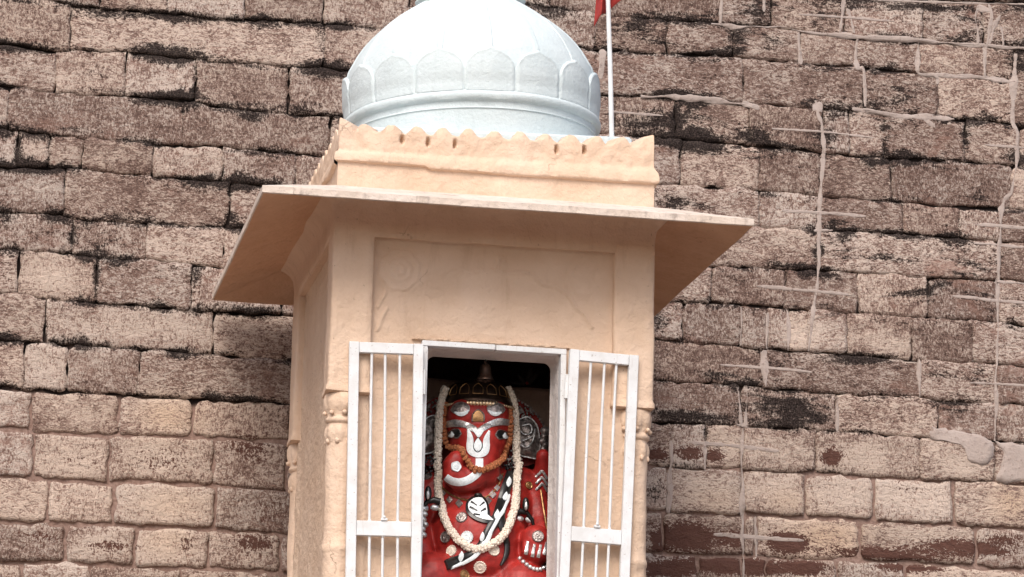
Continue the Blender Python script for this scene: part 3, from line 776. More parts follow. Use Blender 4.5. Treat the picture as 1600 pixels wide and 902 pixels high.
# corner pillars: square block, capital, shaft
def wob(p, amp=.0022, sc=7):
    v = Vector(p)
    return v + Vector((mnoise.noise(v * sc), mnoise.noise(v * sc + Vector((9, 0, 0))), mnoise.noise(v * sc + Vector((0, 9, 0))))) * amp
def block_ring(prof, seg=8, b=.007):
    """square section swept up a (half size, z) profile, rounded arrises"""
    V, F = [], []
    loops = []
    for hs, z in prof:
        lp = []
        for k in range(4):
            ca, sa = [(1, 0), (0, 1), (-1, 0), (0, -1)][k]
            for s in range(seg + 1):
                u = -1 + 2 * s / seg
                uu = u * (hs - b)
                lp.append((ca * hs - sa * uu, sa * hs + ca * uu, z))
        loops.append(len(lp)); V += lp
    n = loops[0]
    for i in range(len(prof) - 1):
        for k in range(n):
            k2 = (k + 1) % n
            F.append((i * n + k, i * n + k2, (i + 1) * n + k2, (i + 1) * n + k))
    F.append(tuple(range(n))[::-1]); F.append(tuple((len(prof) - 1) * n + k for k in range(n)))
    return V, F
CC = .545                              # capital and shaft axis
PC = .529                              # pillar axis
for sx, sy in ((-1, -1), (1, -1), (-1, 1), (1, 1)):
    prof = [(.074, -.648), (.083, -.643), (.083, -.628), (.079, -.620), (.0775, -.612)] + [(.0772, z) for z in np.arange(-.59, -.05, .06)] + [(.0772, -.03)]
    V, F = block_ring(prof)
    V = [wob((x + sx * PC, y + sy * PC, z), .005, 6) for x, y, z in V]
    blk = obj('corner_pillar', V, F, CREAM, shrine, True, 50)
    m = MB()
    capp = [(.050, -.640), (.064, -.650), (.069, -.668), (.069, -.692), (.064, -.712), (.056, -.728), (.055, -.736), (.060, -.741), (.062, -.748), (.059, -.755), (.053, -.760), (.053, -.766), (.058, -.776), (.062, -.795), (.060, -.812), (.055, -.828), (.052, -.833)]
    def pet(a, i):
        k = abs(math.cos(a * 4))
        if i in (2, 3, 4, 5): return .93 + .09 * k
        if 12 <= i <= 15: return .88 + .14 * abs(math.cos(a * 4 + .8))
        return 1
    m.lathe(capp, 48, (sx * CC, sy * CC), pet)
    for k in range(8):                    # drooping tips of the leaves
        a = k * math.pi / 4
        m.ball((sx * CC + .064 * math.cos(a), sy * CC + .064 * math.sin(a), -.722), (.0095, .0095, .009), 8, 5)
        a += math.pi / 8
        m.ball((sx * CC + .054 * math.cos(a), sy * CC + .054 * math.sin(a), -.826), (.009, .009, .011), 8, 5)
    m.v = [tuple(wob(p, .003, 14)) for p in m.v]
    c = m.build('capital', CREAM, blk); c.location = (0, 0, 0)
    m = MB()
    m.lathe([(.053, -.80)] + [(.053, z) for z in np.arange(-.86, -1.18, -.06)] + [(.054, -1.20), (.057, -1.205), (.0585, -1.215), (.057, -1.226), (.054, -1.232)] + [(.054, z) for z in np.arange(-1.28, -1.7, -.1)] + [(.075, -1.75), (.075, BASE_Z)], 32, (sx * CC, sy * CC), lambda a, i: 1 + .02 * abs(math.cos(a * 4)))
    m.v = [tuple(wob(p, .004, 9)) for p in m.v]
    s = m.build('shaft', CREAM, blk); s.location = (0, 0, 0)

# beam round the top that flares out under the eave
V, F = block_ring([(.600, -.060), (HB, -.054), (HB, -.03), (HB + .001, .0), (HB + .004, .03), (HB + .016, .055), (HB + .036, .075), (HB + .06, .088)], 40, .008)
V = [wob(p, .005, 5) for p in V]
obj('lintel_beam', V, F[:-2], CREAM, shrine, True, 60)
# underside closing of the beam
MB().box(-.605, .605, -.605, -.47, -.0585, -.045).box(-.605, .605, .47, .605, -.0585, -.045).box(-.605, -.5, -.47, .47, -.0585, -.045).box(.5, .605, -.47, .47, -.0585, -.045).build('beam_soffit', CREAM, shrine, False)

# sloping stone eave all round
A, TH = .907, .030
prof = [(.50, .128), (.62, .094), (.66, .081), (.72, .0615), (.79, .039), (.86, .0155), (.902, .001), (A, .004), (A, TH - .002), (.903, TH), (.86, .045), (.79, .068), (.72, .090), (.66, .109), (.60, .128), (.45, .17)]
V, F = block_ring(prof, 60, .0)
def eave_w(p):
    x, y, z = p
    r = max(abs(x), abs(y))
    w = mnoise.noise(Vector((x * 2.2, y * 2.2, 3.))) * .006 * max(0, (r - .6) / .3) + mnoise.noise(Vector((x * 11, y * 11, 1.))) * .0016
    return (x * (1 + mnoise.noise(Vector((y * 9, 0, x))) * .0012), y * (1 + mnoise.noise(Vector((x * 9, 4, y))) * .0012), z + w)
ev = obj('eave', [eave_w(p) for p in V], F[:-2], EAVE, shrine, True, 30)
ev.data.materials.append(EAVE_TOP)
nl = 4 * 61                                   # faces per ring: soffit peach with bounce light in its colour, edge and top whitewashed
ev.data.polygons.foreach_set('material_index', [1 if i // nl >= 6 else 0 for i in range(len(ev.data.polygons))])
# flat roof slab under the parapet
MB().box(-.57, .57, -.57, .57, .13, .30).build('roof_slab', DOME, shrine, False)

# parapet: base band, moulding, scalloped crest
rp_ = random.Random(4)
def crest(s, side):
    """height of the scalloped top at a place s (metres along the side)"""
    p = .0985
    t_ = (s + .014 + side * .03) / p
    c = math.cos(2 * math.pi * t_)
    k = math.floor(t_ + .5)
    amp = .030 + .006 * mnoise.noise(Vector((k * 3.3, side * 7., 0)))
    s_ = .5 + .5 * c
    z = .352 + amp * (.75 * s_ * s_ * (3 - 2 * s_) + .25 * s_)
    return z + .0035 * mnoise.noise(Vector((s * 30, side, 0))) + .003 * mnoise.noise(Vector((s * 75, side, 3)))
HOLES = [(-.361, .325), (-.264, .319), (-.162, .317), (.224, .319), (.33, .324)]
def parapet(side):
    us = np.arange(-1, 1.00001, .0048 / .6)
    V, F = [], []
    nprof = None
    for u in us:
        u = float(u)
        s = u * .6
        zt = crest(s, side)
        if abs(s) > .555: zt = max(zt, .378 + .022 * (abs(s) - .555) / .045)
        lip = 1 + .25 * mnoise.noise(Vector((s * 6, side * 3., 1.)))
        mz = .006 * mnoise.noise(Vector((s * 3, side * 5., 2.))) + (.012 if (side == 0 and s < -.25) else 0.) * min(1, (-.25 - s) / .02)
        P = [(.600, .09), (.600, .13), (.600, .17), (.6005, .209 + mz), (.608, .2105 + mz), (.6155 + .006 * (lip - 1), .214 + mz), (.6165 + .006 * (lip - 1), .222 + mz), (.6145 + .004 * (lip - 1), .240 + mz * .8), (.610, .254 + mz * .6), (.6025, .266), (.5985, .273), (.598, .28)]
        z = .2865
        while z < .3465:
            P.append((.598, z)); z += .0048
        P += [(.598, zt - .004), (.594, zt), (.556, zt - .003), (.552, zt - .008), (.552, .28)]
        nprof = len(P)
        for off, z in P:
            px = u * off
            hd = 0.
            if side == 0 and off > .59:
                for hx, hz in HOLES:
                    d = math.hypot((px - hx) / .0072, (z - hz) / (.0135 if z < hz else .020))
                    if d < 1.4: hd = max(hd, .030 * max(0, 1 - d * d * .6))
            nz = mnoise.noise(Vector((px * 8 + side * 5, z * 10, 0))) * .005 + mnoise.noise(Vector((px * 26 + side * 5, z * 30, 0))) * .0038
            o_ = off + nz * (1 if off > .57 else .3) - hd
            zz = z + .018 * (px if side in (0,) else 0) * (z - .09) / .3
            q = (px, -o_, zz)
            if side == 1: q = (o_, px, zz + .0108 * (z - .09) / .3)
            if side == 2: q = (-px, o_, zz + .018 * -px * (z - .09) / .3)
            if side == 3: q = (-o_, -px, zz - .0108 * (z - .09) / .3)
            V.append(q)
    for i in range(len(us) - 1):
        for k in range(nprof - 1):
            a = i * nprof + k
            F.append((a, a + nprof, a + nprof + 1, a + 1))
    return obj('parapet', V, F, CREAM, shrine, True, 60)
for side in range(4): parapet(side)

# dome on a low square plinth
droot = empty('dome', (0, 0, 0))
droot.parent = shrine
droot.location = (.006, 0, .36 - GROUND_Z)
droot.rotation_euler = (0, R(-1.9), 0)
def dlink(name, me, rz=0.):
    o = bpy.data.objects.new(name, me); COL.objects.link(o); o.parent = droot; o.rotation_euler = (0, 0, rz); return o
def dbuild(m, name, mat, sharp=40, rz=0.):
    me = mesh_data(name, m.v, m.f, mat)
    if sharp: me.set_sharp_from_angle(angle=R(sharp))
    return dlink(name, me, rz)
DZ = .36
m = MB().box(-.525, .525, -.525, .525, -.06, .040, .01)
dbuild(m, 'plinth', DOME)
BODY = [(.478, .04), (.482, .10), (.484, .125), (.485, .138), (.490, .142), (.487, .148), (.490, .168), (.502, .174), (.5075, .184), (.5085, .194), (.504, .204), (.495, .210), (.4915, .214), (.496, .24), (.500, .28), (.4985, .32), (.4935, .36), (.484, .40), (.466, .433), (.447, .468), (.420, .506), (.389, .542), (.354, .575), (.310, .611), (.264, .643), (.228, .667), (.200, .685), (.184, .696), (.174, .705), (.168, .712)]
def body_r(z):
    zs_ = [b[1] for b in BODY[13:]]; rs_ = [b[0] for b in BODY[13:]]
    return float(np.interp(z, zs_, rs_))
m = MB().lathe(BODY, 96)
m.v = [tuple(Vector(p) + Vector((p[0], p[1], 0)).normalized() * (mnoise.noise(Vector(p) * 7) * .003 + mnoise.noise(Vector(p) * 22) * .0012)) for p in m.v]
dbuild(m, 'dome_body', DOME, 35)
# petal
HALF = math.pi / 16
V, F = [], []
nu, nv = 22, 26
for j in range(nv + 1):
    for i in range(nu + 1):
        u = -1 + 2 * i / nu
        th = u * HALF * .985
        topz = .292 + .082 * max(0., 1 - abs(u) ** 2.3) ** .62 + .010 * max(0, 1 - abs(u) * 5)
        z = .208 + (topz - .208) * j / nv
        # distance to the petal's rim
        e = min((topz - z), (1 - abs(u)) * HALF * .5 * 1.0)
        rim = math.exp(-((e - .007) / .0045) ** 2)
        off = .0045 + .0026 * rim - .007 * max(0, 1 - e / .003)
        if j < 3: off = min(off, .004 + .003 * j)
        r = body_r(z) + off + .010 * max(0, (z - .25) / .12) * (1 - abs(u) ** 2 * .5)
        V.append((r * math.cos(th), r * math.sin(th), z))
for j in range(nv):
    for i in range(nu):
        a = j * (nu + 1) + i
        F.append((a, a + 1, a + nu + 2, a + nu + 1))
b = len(V)                                  # turn the top edge back into the dome
for i in range(nu + 1):
    x, y, z = V[nv * (nu + 1) + i]; k = (body_r(z) - .01) / math.hypot(x, y); V.append((x * k, y * k, z + .001))
for i in range(nu): F.append((nv * (nu + 1) + i, nv * (nu + 1) + i + 1, b + i + 1, b + i))
petal = mesh_data('petal', V, F, DOME)
# rib from the tip of a petal to the top: a shallow double-edged ridge
V, F = [], []
nk = 28; cs = [(-1, -.004), (-.8, .002), (-.5, .0042), (0, .0012), (.5, .0042), (.8, .002), (1, -.004)]
for k in range(nk + 1):
    z = .350 + (.706 - .350) * k / nk
    r = body_r(z); w = .014 + .004 * k / nk
    w = min(w, r * .19)
    if k < 2: w *= .6 + .2 * k
    for c, hgt in cs:
        th = c * w / r
        V.append(((r + hgt) * math.cos(th), (r + hgt) * math.sin(th), z + hgt * .5))
nc = len(cs)
for k in range(nk):
    for c in range(nc - 1):
        a = k * nc + c; F.append((a, a + 1, a + nc + 1, a + nc))
rib = mesh_data('rib', V, F, DOME)
view_az = math.atan2(-12.41, -2.106)
for k in range(16):
    az = view_az + R(8) + k * math.pi / 8
    dlink('petal', petal, az); dlink('rib', rib, az)
# lotus cap and finial above
m = MB().lathe([(.150, .672), (.182, .676), (.204, .686), (.214, .700), (.202, .718), (.150, .748), (.10, .79), (.06, .81), (.045, .83)], 64, mod=lambda a, i: 1 + (.04 * abs(math.cos(a * 8)) if 1 < i < 6 else 0))
m.lathe([(.045, .825), (.05, .84), (.085, .87), (.095, .90), (.08, .935), (.045, .96), (.03, .975), (.045, .99), (.05, 1.0), (.03, 1.02), (.012, 1.06), (.004, 1.16)], 32)
dbuild(m, 'finial', DOME)

# door frame: painted steel angle round the opening
m = MB()
FZ = -.436; FX0, FX1 = -.264, .276
def bar(x0, x1, z0, z1, y0, y1, name, mat, parent, b=.0016, shear=0., amp=.0):
    mm = MB().box(x0, x1, y0, y1, z0, z1, b)
    return mm.build(name, mat, parent, True, 30)
df = empty('door_frame'); df.parent = shrine; df.location = (0, 0, -GROUND_Z)
def pbar(*a, **k):
    o = bar(*a, **k); o.location = (0, 0, 0); return o
pbar(FX0, .0085, FZ - .020, FZ, -.602, -.560, 'top_rail', WHITE, df)
pbar(.0115, FX1, FZ - .0215, FZ - .0012, -.602, -.560, 'top_rail', WHITE, df)
pbar(FX0, FX0 + .021, BASE_Z, FZ - .0225, -.603, -.560, 'jamb', WHITE, df)
pbar(FX1 - .021, FX1, BASE_Z, FZ - .0225, -.603, -.560, 'jamb', WHITE, df)
# ragged broken plaster edge above the frame
m = MB()
for k in range(26):
    x = FX0 - .02 + .56 * k / 25 + rp_.uniform(-.006, .006)
    m.ball((x, -.576, FZ + .008 + rp_.uniform(-.001, .004)), (rp_.uniform(.010, .022), .010, rp_.uniform(.003, .006)), 8, 5)
m.build('plaster_edge', CREAM_ROUGH, shrine)

# door leaves: angle-iron frames with three bars, folded back against the front
def leaf(hx, width, zt, sign, sag):
    o = empty('door_leaf'); o.parent = shrine
    o.location = (hx, -.632, zt - GROUND_Z)
    o.rotation_euler = (0, sag, R(2.0) * sign)
    s = -1 if sign < 0 else 1              # leaf runs away from the opening
    W_, Hh, st = width, 1.42, .036
    X = lambda a, b: (min(s * a, s * b), max(s * a, s * b))
    def pb(a, b, z0, z1, name, y0=-.012, y1=.012, bev=.0018):
        x0, x1 = X(a, b); q = MB().box(x0, x1, y0, y1, z0, z1, bev).build(name, WHITE, o, True, 30); q.location = (0, 0, 0); return q
    pb(0, st, -Hh, 0, 'stile'); pb(W_ - st, W_, -Hh, 0, 'stile')
    pb(st + .0008, W_ - st - .0008, -.040, -.001, 'rail', -.0112, .0112); pb(st + .0008, W_ - st - .0008, -.712, -.658, 'rail', -.0112, .0112); pb(st + .0008, W_ - st - .0008, -Hh + .001, -Hh + .04, 'rail', -.0112, .0112)
    for k in range(3):
        a = st + (W_ - 2 * st) * (k + 1) / 4 + (.0, .004, .002)[k]
        for z0, z1 in ((-.661, -.037), (-Hh + .037, -.709)):
            mm = MB(); jb = rp_.uniform(-.003, .003); mm.tube([(s * a, 0, z0), (s * (a + jb * .8), -.001, z0 * .7 + z1 * .3), (s * (a + jb), 0, z0 * .4 + z1 * .6), (s * (a + jb * .3), 0, z1)], .0052, 10); mm.ball((s * a, -.002, z0 + .004), (.0075, .007, .004), 8, 5).ball((s * (a + jb * .3), -.002, z1 - .004), (.0075, .007, .004), 8, 5)
            q = mm.build('bar', WHITE, o); q.location = (0, 0, 0)
    for z in (-.14, -.98):
        mm = MB().lathe([(.007, z - .045), (.008, z - .044), (.008, z + .044), (.007, z + .045)], 12, (-s * .004, .004)); q = mm.build('hinge', WHITE, o); q.location = (0, 0, 0)
    mm = MB().box(*X(W_ / 2 - .012, W_ / 2 + .012), -.016, -.004, -.657, -.647, .002).ball((s * W_ / 2, -.014, -.644), .006, 8, 5); q = mm.build('latch', WHITE, o); q.location = (0, 0, 0)
    return o
leaf(-.266, .272, -.459, -1, R(-1.0))
leaf(.281, .262, -.444, 1, R(1.6))

# plinth the pavilion stands on, down to the ground (below the picture)
V, F = block_ring([(.82, GROUND_Z - .05), (.82, GROUND_Z + .3), (.76, GROUND_Z + .32), (.74, -2.2), (.80, -2.18), (.80, -1.96), (.78, -1.945), (.3, -1.94)], 16, .01)
obj('base_plinth', [wob(p, .006, 3) for p in V], F, CREAM_ROUGH, shrine, True, 40)

# ------------------------------------------------------------------ flag on a thin pole
fp = empty('flagpole', (.468, -.45, .40))
tag(fp, 'thin white flagpole with a red cloth flag, at the right of the dome', 'flagpole')
MB().tube([(.468, -.45, .385), (.455, -.45, .72), (.4425, -.45, .98), (.42, -.45, 1.5)], lambda s: .0098 - .0015 * s, 12).build('pole', WHITE, fp)
RED_CLOTH = m_simple('red_cotton_flag', (.33, .032, .026), .8, 0, .15, 60, .001)
V, F = [], []
nu, nv = 20, 26
for j in range(nv + 1):
    t_ = j / nv
    for i in range(nu + 1):
        u = i / nu
        z = 1.47 - t_ * (.52 + .07 * (1 - u) ** 1.5 - .10 * max(0, u - .7))
        fold = math.sin(u * 9 + t_ * 1.5) * .016 * (.4 + t_)
        x = .40 + u * .085 + .012 * math.sin(u * 5 + 2) + (.46 - .425) * 0 - .012 * t_ * (1 - u) + .02 * (1 - t_)
        V.append((x, -.435 + fold + .01, z))
for j in range(nv):
    for i in range(nu):
        a = j * (nu + 1) + i; F.append((a, a + 1, a + nu + 2, a + nu + 1))
o = obj('flag', V, F, RED_CLOTH, fp)
so = o.modifiers.new('thick', 'SOLIDIFY'); so.thickness = .0015
# ------------------------------------------------------------------ the idol in the niche
GOLDEN = m_simple('aged_brass', (.34, .19, .085), .38, .8, .35, 60, .002)
BRONZE = m_simple('dark_bronze', (.06, .036, .026), .35, .8, .35, 40, .002)
SILVER = m_simple('beaten_silver', (.62, .62, .62), .30, .75, .35, 110, .004)
OLDSILVER = m_simple('tarnished_silver', (.30, .26, .245), .32, .7, .5, 70, .006)
BLACKP = m_simple('black_enamel', (.012, .011, .011), .3, 0, .2, 30, .001)
WHITEP = m_simple('white_enamel', (.72, .77, .79), .4, 0, .12, 120, .002)
REDP = m_simple('vermilion_paint', (.30, .017, .013), .5, 0, .30, 22, .006)
JASMINE = m_simple('jasmine_petals', (.76, .67, .57), .8, 0, .18, 160, .004)
MARIGOLD = m_simple('marigold_petals', (.36, .125, .05), .85, 0, .4, 140, .006)

# back ledge of the chamber
m = MB()
V, F = [], []
xs_ = np.linspace(-.495, .495, 60)
for x in xs_:
    top = -.480 + .004 * mnoise.noise(Vector((x * 9, 0, 0))) + (-.004 if x > .1 else .010)
    if .085 < x < .12: top -= .018
    for y, z in ((-.075, BASE_Z), (-.080, -1.2), (-.078, -.9), (-.083, -.62), (-.078, -.545), (-.083, -.53), (-.086, top - .012), (-.076, top), (.2, top + .01), (.49, top + .012)):
        V.append((float(x), y + .006 * mnoise.noise(Vector((x * 7, z * 7, 2))), z))
for i in range(59):
    for k in range(9):
        a = i * 10 + k; F.append((a, a + 10, a + 11, a + 1))
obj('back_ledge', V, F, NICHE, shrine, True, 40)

# the statue is laid out on its own front plane (unit about 2.4 mm, origin between the brows) and pressed onto its modelled surface
U0 = Vector((-.0079, -.36, -.6725))
EU, EV = Vector((.002436, 0, .000139)), Vector((.0000604, 0, -.002419))
DIR = Vector((.1744, 1, .1827)).normalized()
def pl(u, v, y=-.36):
    p = U0 + EU * u + EV * v
    return p + DIR * ((y - p.y) / DIR.y)
K = 1 / 412.

idol = empty('idol', (0, -.25, BASE_Z))
tag(idol, 'red elephant-headed idol with silver ornaments, seated in the dark doorway', 'statue')

mb = MB()
def blob(u, v, y, ru, rv=None, ry=None):
    c = pl(u, v, y); ru *= K; rv = ru if rv is None else rv * K; ry = ru if ry is None else ry
    mb.ball(c, (ru, ry, rv), 20, 12)
def chain(pts, n=8):
    for a, b in zip(pts[:-1], pts[1:]):
        for i in range(n + 1):
            s = i / n
            q = [a[k] + (b[k] - a[k]) * s for k in range(4)]
            blob(q[0], q[1], q[2], q[3])
blob(0, 6, -.255, 54, 50, .125)            # head
blob(-22, -4, -.30, 27, 30, .075); blob(22, -4, -.30, 27, 30, .075)   # brows
blob(0, 35, -.29, 45, 36, .11)
chain([(0, 40, -.30, 40), (1, 66, -.325, 31), (1, 82, -.34, 27), (-8, 92, -.35, 24), (-24, 95, -.36, 21), (-38, 86, -.37, 18), (-39, 72, -.375, 16), (-34, 64, -.38, 14.5)], 6)
blob(8, 84, -.315, 27, 32, .08); blob(-14, 88, -.32, 34, 26, .07)
blob(0, 150, -.20, 92, 85, .17)            # chest
blob(-2, 196, -.25, 84, 80, .20)           # belly
blob(-2, 225, -.26, 80, 60, .20)
chain([(-60, 112, -.20, 34), (-84, 128, -.22, 30), (-92, 170, -.26, 24), (-90, 205, -.34, 22)], 6)   # arm on the left
chain([(60, 110, -.19, 36), (80, 112, -.19, 32), (98, 108, -.21, 19), (103, 80, -.24, 15), (102, 58, -.27, 11)], 6)   # raised arm on the right
chain([(82, 125, -.2, 30), (98, 165, -.25, 24), (98, 195, -.32, 22), (90, 200, -.385, 24), (89, 190, -.40, 25), (88, 205, -.40, 24)], 6)   # lower arm and folded hand
for i, (u, v) in enumerate(((74, 203), (84, 207), (94, 208), (103, 205))):
    chain([(u, v - 12, -.425, 6.5), (u - 1, v + 3, -.445, 6), (u - 1, v + 12, -.43, 5)], 4)
chain([(-30, 262, -.30, 52), (-70, 248, -.38, 42), (-100, 268, -.40, 40)], 6)      # knees
chain([(20, 268, -.30, 52), (66, 262, -.39, 42), (100, 275, -.38, 40)], 6)
chain([(-60, 300, -.3, 60), (0, 320, -.28, 90), (60, 300, -.3, 60)], 5)
me = mesh_data('body_raw', mb.v, mb.f, REDP)
tmp = bpy.data.objects.new('tmp_body', me); COL.objects.link(tmp)
rm = tmp.modifiers.new('r', 'REMESH'); rm.mode = 'VOXEL'; rm.voxel_size = .0055; rm.use_smooth_shade = True
sm = tmp.modifiers.new('s', 'SMOOTH'); sm.factor = .5; sm.iterations = 5
dg_ = bpy.context.evaluated_depsgraph_get()
me2 = bpy.data.meshes.new_from_object(tmp.evaluated_get(dg_)); me2.name = 'body'
bpy.data.objects.remove(tmp); bpy.data.meshes.remove(me)
if not me2.materials: me2.materials.append(REDP)
me2.polygons.foreach_set('use_smooth', [True] * len(me2.polygons))
link('body', me2, idol)
BVH = BVHTree.FromPolygons([v.co.copy() for v in me2.vertices], [tuple(q.vertices) for q in me2.polygons])
def on(u, v, lift=.002, dflt=-.25):
    p = pl(u, v, -.9)
    h = BVH.ray_cast(p, DIR)
    if h[0] is None or h[0].y > .1: return pl(u, v, dflt), -DIR
    return h[0] + h[1] * lift, h[1]

def stroke(pts, w, mat, name, lift=.0035, parent=idol, per=6, nc=4, round_=.0015):
    """raised band along a line of (u, v); w is a number or one per point"""
    ws = w if hasattr(w, '__len__') else [w] * len(pts)
    P = crom([(a, b, c) for (a, b), c in zip(pts, ws)], per)
    V, F = [], []
    n = len(P)
    for i, p in enumerate(P):
        d = P[min(i + 1, n - 1)] - P[max(i - 1, 0)]; L = math.hypot(d.x, d.y) or 1
        nx_, ny_ = -d.y / L, d.x / L
        for c in range(nc + 3):
            k = max(0, min(nc, c - 1)); s = -1 + 2 * k / nc
            l = -.004 if c in (0, nc + 2) else lift + round_ * (1 - s * s)
            V.append(on(p.x + nx_ * s * p.z / 2, p.y + ny_ * s * p.z / 2, l)[0])
    m_ = nc + 3
    for i in range(n - 1):
        for c in range(m_ - 1):
            a = i * m_ + c; F.append((a, a + 1, a + m_ + 1, a + m_))
    for e in (0, n - 1): F.append(tuple(e * m_ + c for c in range(m_)))
    return obj(name, V, F, mat, parent, True, 50)

def shape(poly, mat, name, lift=.003, smooth=True, parent=idol, dome=.0015, rings=5):
    P = [(p.x, p.y) for p in crom([(a, b, 0) for a, b in poly + poly[:1]], 5)[:-1]] if smooth else poly
    cu_, cv_ = sum(p[0] for p in P) / len(P), sum(p[1] for p in P) / len(P)
    V, F = [], []
    n = len(P)
    for k in range(rings + 2):
        s = 1 if k == 0 else 1 - (k - 1) / rings
        l = -.004 if k == 0 else lift + dome * (1 - s * s)
        for u, v in P: V.append(on(cu_ + (u - cu_) * max(s, .02), cv_ + (v - cv_) * max(s, .02), l)[0])
    for k in range(rings + 1):
        for i in range(n):
            F.append((k * n + i, k * n + (i + 1) % n, (k + 1) * n + (i + 1) % n, (k + 1) * n + i))
    F.append(tuple((rings + 1) * n + i for i in range(n)))
    return obj(name, V, F, mat, parent, True, 50)

def coin(u, v, r, mat, name='coin', teeth=18):
    c, nrm = on(u, v, .001)
    q = Vector(nrm).to_track_quat('Z', 'Y')
    r *= K
    m_ = MB().lathe([(r, -.004), (r, .002), (r * .93, .0035), (r * .82, .0025), (r * .78, .002), (r * .55, .003), (r * .5, .0045), (r * .28, .0045), (r * .22, .003), (r * .1, .004), (.0002, .0042)], 36, mod=lambda a, i: 1 + (.05 * math.cos(a * teeth) if i < 3 else .06 * math.cos(a * 8) if 3 < i < 8 else 0))
    m_.v = [tuple(c + q @ Vector(p)) for p in m_.v]
    return m_.build(name, mat, idol)

# face
stroke([(-50, 9), (-36, 6), (-20, 9), (-8, 15), (0, 19), (9, 14), (20, 8), (34, 4), (50, 6)], [9, 11, 10, 9, 8, 9, 10, 11, 9], SILVER, 'brow_band', .0035, nc=6)
shape([(-10, 14), (0, 17), (10, 13), (7, 22), (1, 29), (-4, 24)], WHITEP, 'tilak_peak', .0042)
stroke([(-15, 16), (-12, 30), (-12, 42), (-9, 50), (0, 53), (9, 51), (12, 43), (13, 31), (17, 19)], [3, 9, 11, 13, 15, 13, 11, 9, 3], WHITEP, 'tilak', .0035, nc=6)
shape([(0, 28), (4.5, 36), (5.5, 43), (3, 49), (-1, 50), (-5, 47), (-6, 41), (-4, 34)], WHITEP, 'tilak_drop', .0065)
stroke([(0, 28.5), (5.2, 37), (6, 44), (2, 51), (-3, 51), (-6.6, 44), (-4.5, 35), (0, 28.5)], 1.2, BLACKP, 'tilak_outline', .006, nc=2)
stroke([(2, 62), (2, 72), (1, 81), (-5, 88), (-16, 95), (-28, 98), (-40, 96), (-49, 90)], [11, 11.5, 12, 12, 12, 11.5, 11, 10], WHITEP, 'trunk_band', .0035, nc=6)
shape([(-8, 4), (-8, -6), (-4, -11), (0, -13), (4, -11), (8, -6), (8, 4)], GOLDEN, 'forehead_plate', .004, False)
stroke([(-9, 4), (-9, -6), (-4, -12), (0, -14), (4, -12), (9, -6), (9, 4)], 1.6, OLDSILVER, 'plate_rim', .005, nc=2)
for s in (-1, 1):
    shape([(s * 42, -14), (s * 36, -23), (s * 24, -26), (s * 14, -20), (s * 14, -13), (s * 19, -9), (s * 23, -7), (s * 28, -6), (s * 33, -8), (s * 38, -9)], OLDSILVER, 'eyebrow_plate', .004)
    stroke([(s * 15, -13), (s * 20, -9), (s * 25, -7.5), (s * 30, -8), (s * 35, -10)], [2, 5, 6, 5, 2], WHITEP, 'eyebrow_fringe', .0075, nc=4)
for s, cu_, cv_ in ((-1, -35, 22), (1, 36, 24)):
    shape([(cu_ - s * 10, cv_ + 1), (cu_ - s * 6, cv_ - 6), (cu_ + s * 2, cv_ - 7), (cu_ + s * 10, cv_ - 3), (cu_ + s * 12, cv_ + 3), (cu_ + s * 5, cv_ + 7), (cu_ - s * 4, cv_ + 8)], OLDSILVER, 'eye_rim', .002)
    shape([(cu_ - s * 8.5, cv_ + 1), (cu_ - s * 5, cv_ - 5), (cu_ + s * 3, cv_ - 5.5), (cu_ + s * 9, cv_ - 2), (cu_ + s * 4, cv_ + 3), (cu_ - s * 3, cv_ + 6.5)], BLACKP, 'pupil', .0045)
    shape([(cu_ + s * 0, cv_ + 3), (cu_ + s * 4, cv_ - 2), (cu_ + s * 6, cv_ + 2), (cu_ + s * 11, cv_ + 5), (cu_ + s * 4, cv_ + 7)], WHITEP, 'eye_white', .0065)
coin(-34, 74, 8, WHITEP, 'trunk_tip', 5)
# crown
m = MB()
ccen = pl(0, -28, -.235)
prof = [(.134, -.040), (.138, -.030), (.136, -.020), (.131, -.014), (.128, .0), (.121, .022), (.108, .042), (.088, .056), (.06, .066), (.03, .072)]
cprof = [(r, ccen.z + .012 + z) for r, z in prof]
m.lathe(cprof, 48, (ccen.x, ccen.y))
m.v = [(x, ccen.y + (y - ccen.y) * .95, z) for x, y, z in m.v]
crown = m.build('crown', BRONZE, idol)
for k in range(9):
    a0 = R(-90 + (k - 4) * 24 - 10)
    m = MB(); pts = []
    for s, h in ((-1, -.006), (-1, .018), (-.6, .029), (0, .036), (.6, .029), (1, .018), (1, -.006), (-1, -.006)):
        zz = h + .002
        r = float(np.interp(zz, [p[1] for p in prof], [p[0] for p in prof])) + .002
        a = a0 + s * R(8.5)
        pts.append((ccen.x + r * math.cos(a), ccen.y + r * .95 * math.sin(a), ccen.z + .012 + zz))
    m.tube(pts, .0016, 6)
    q = m.build('crown_panel', GOLDEN, crown); q.location = (0, 0, 0)
m = MB()
for k in range(30):
    a = R(-165 + k * 5)
    big = abs(k - 14.5) < 5
    m.ball((ccen.x + .140 * math.cos(a), ccen.y + .134 * math.sin(a), ccen.z - .031), (.0072, .006, .011 if big else .006), 8, 5)
q = m.build('crown_fringe', m_simple('polished_brass', (.62, .45, .28), .28, .8, .3, 60, .002), crown); q.location = (0, 0, 0)
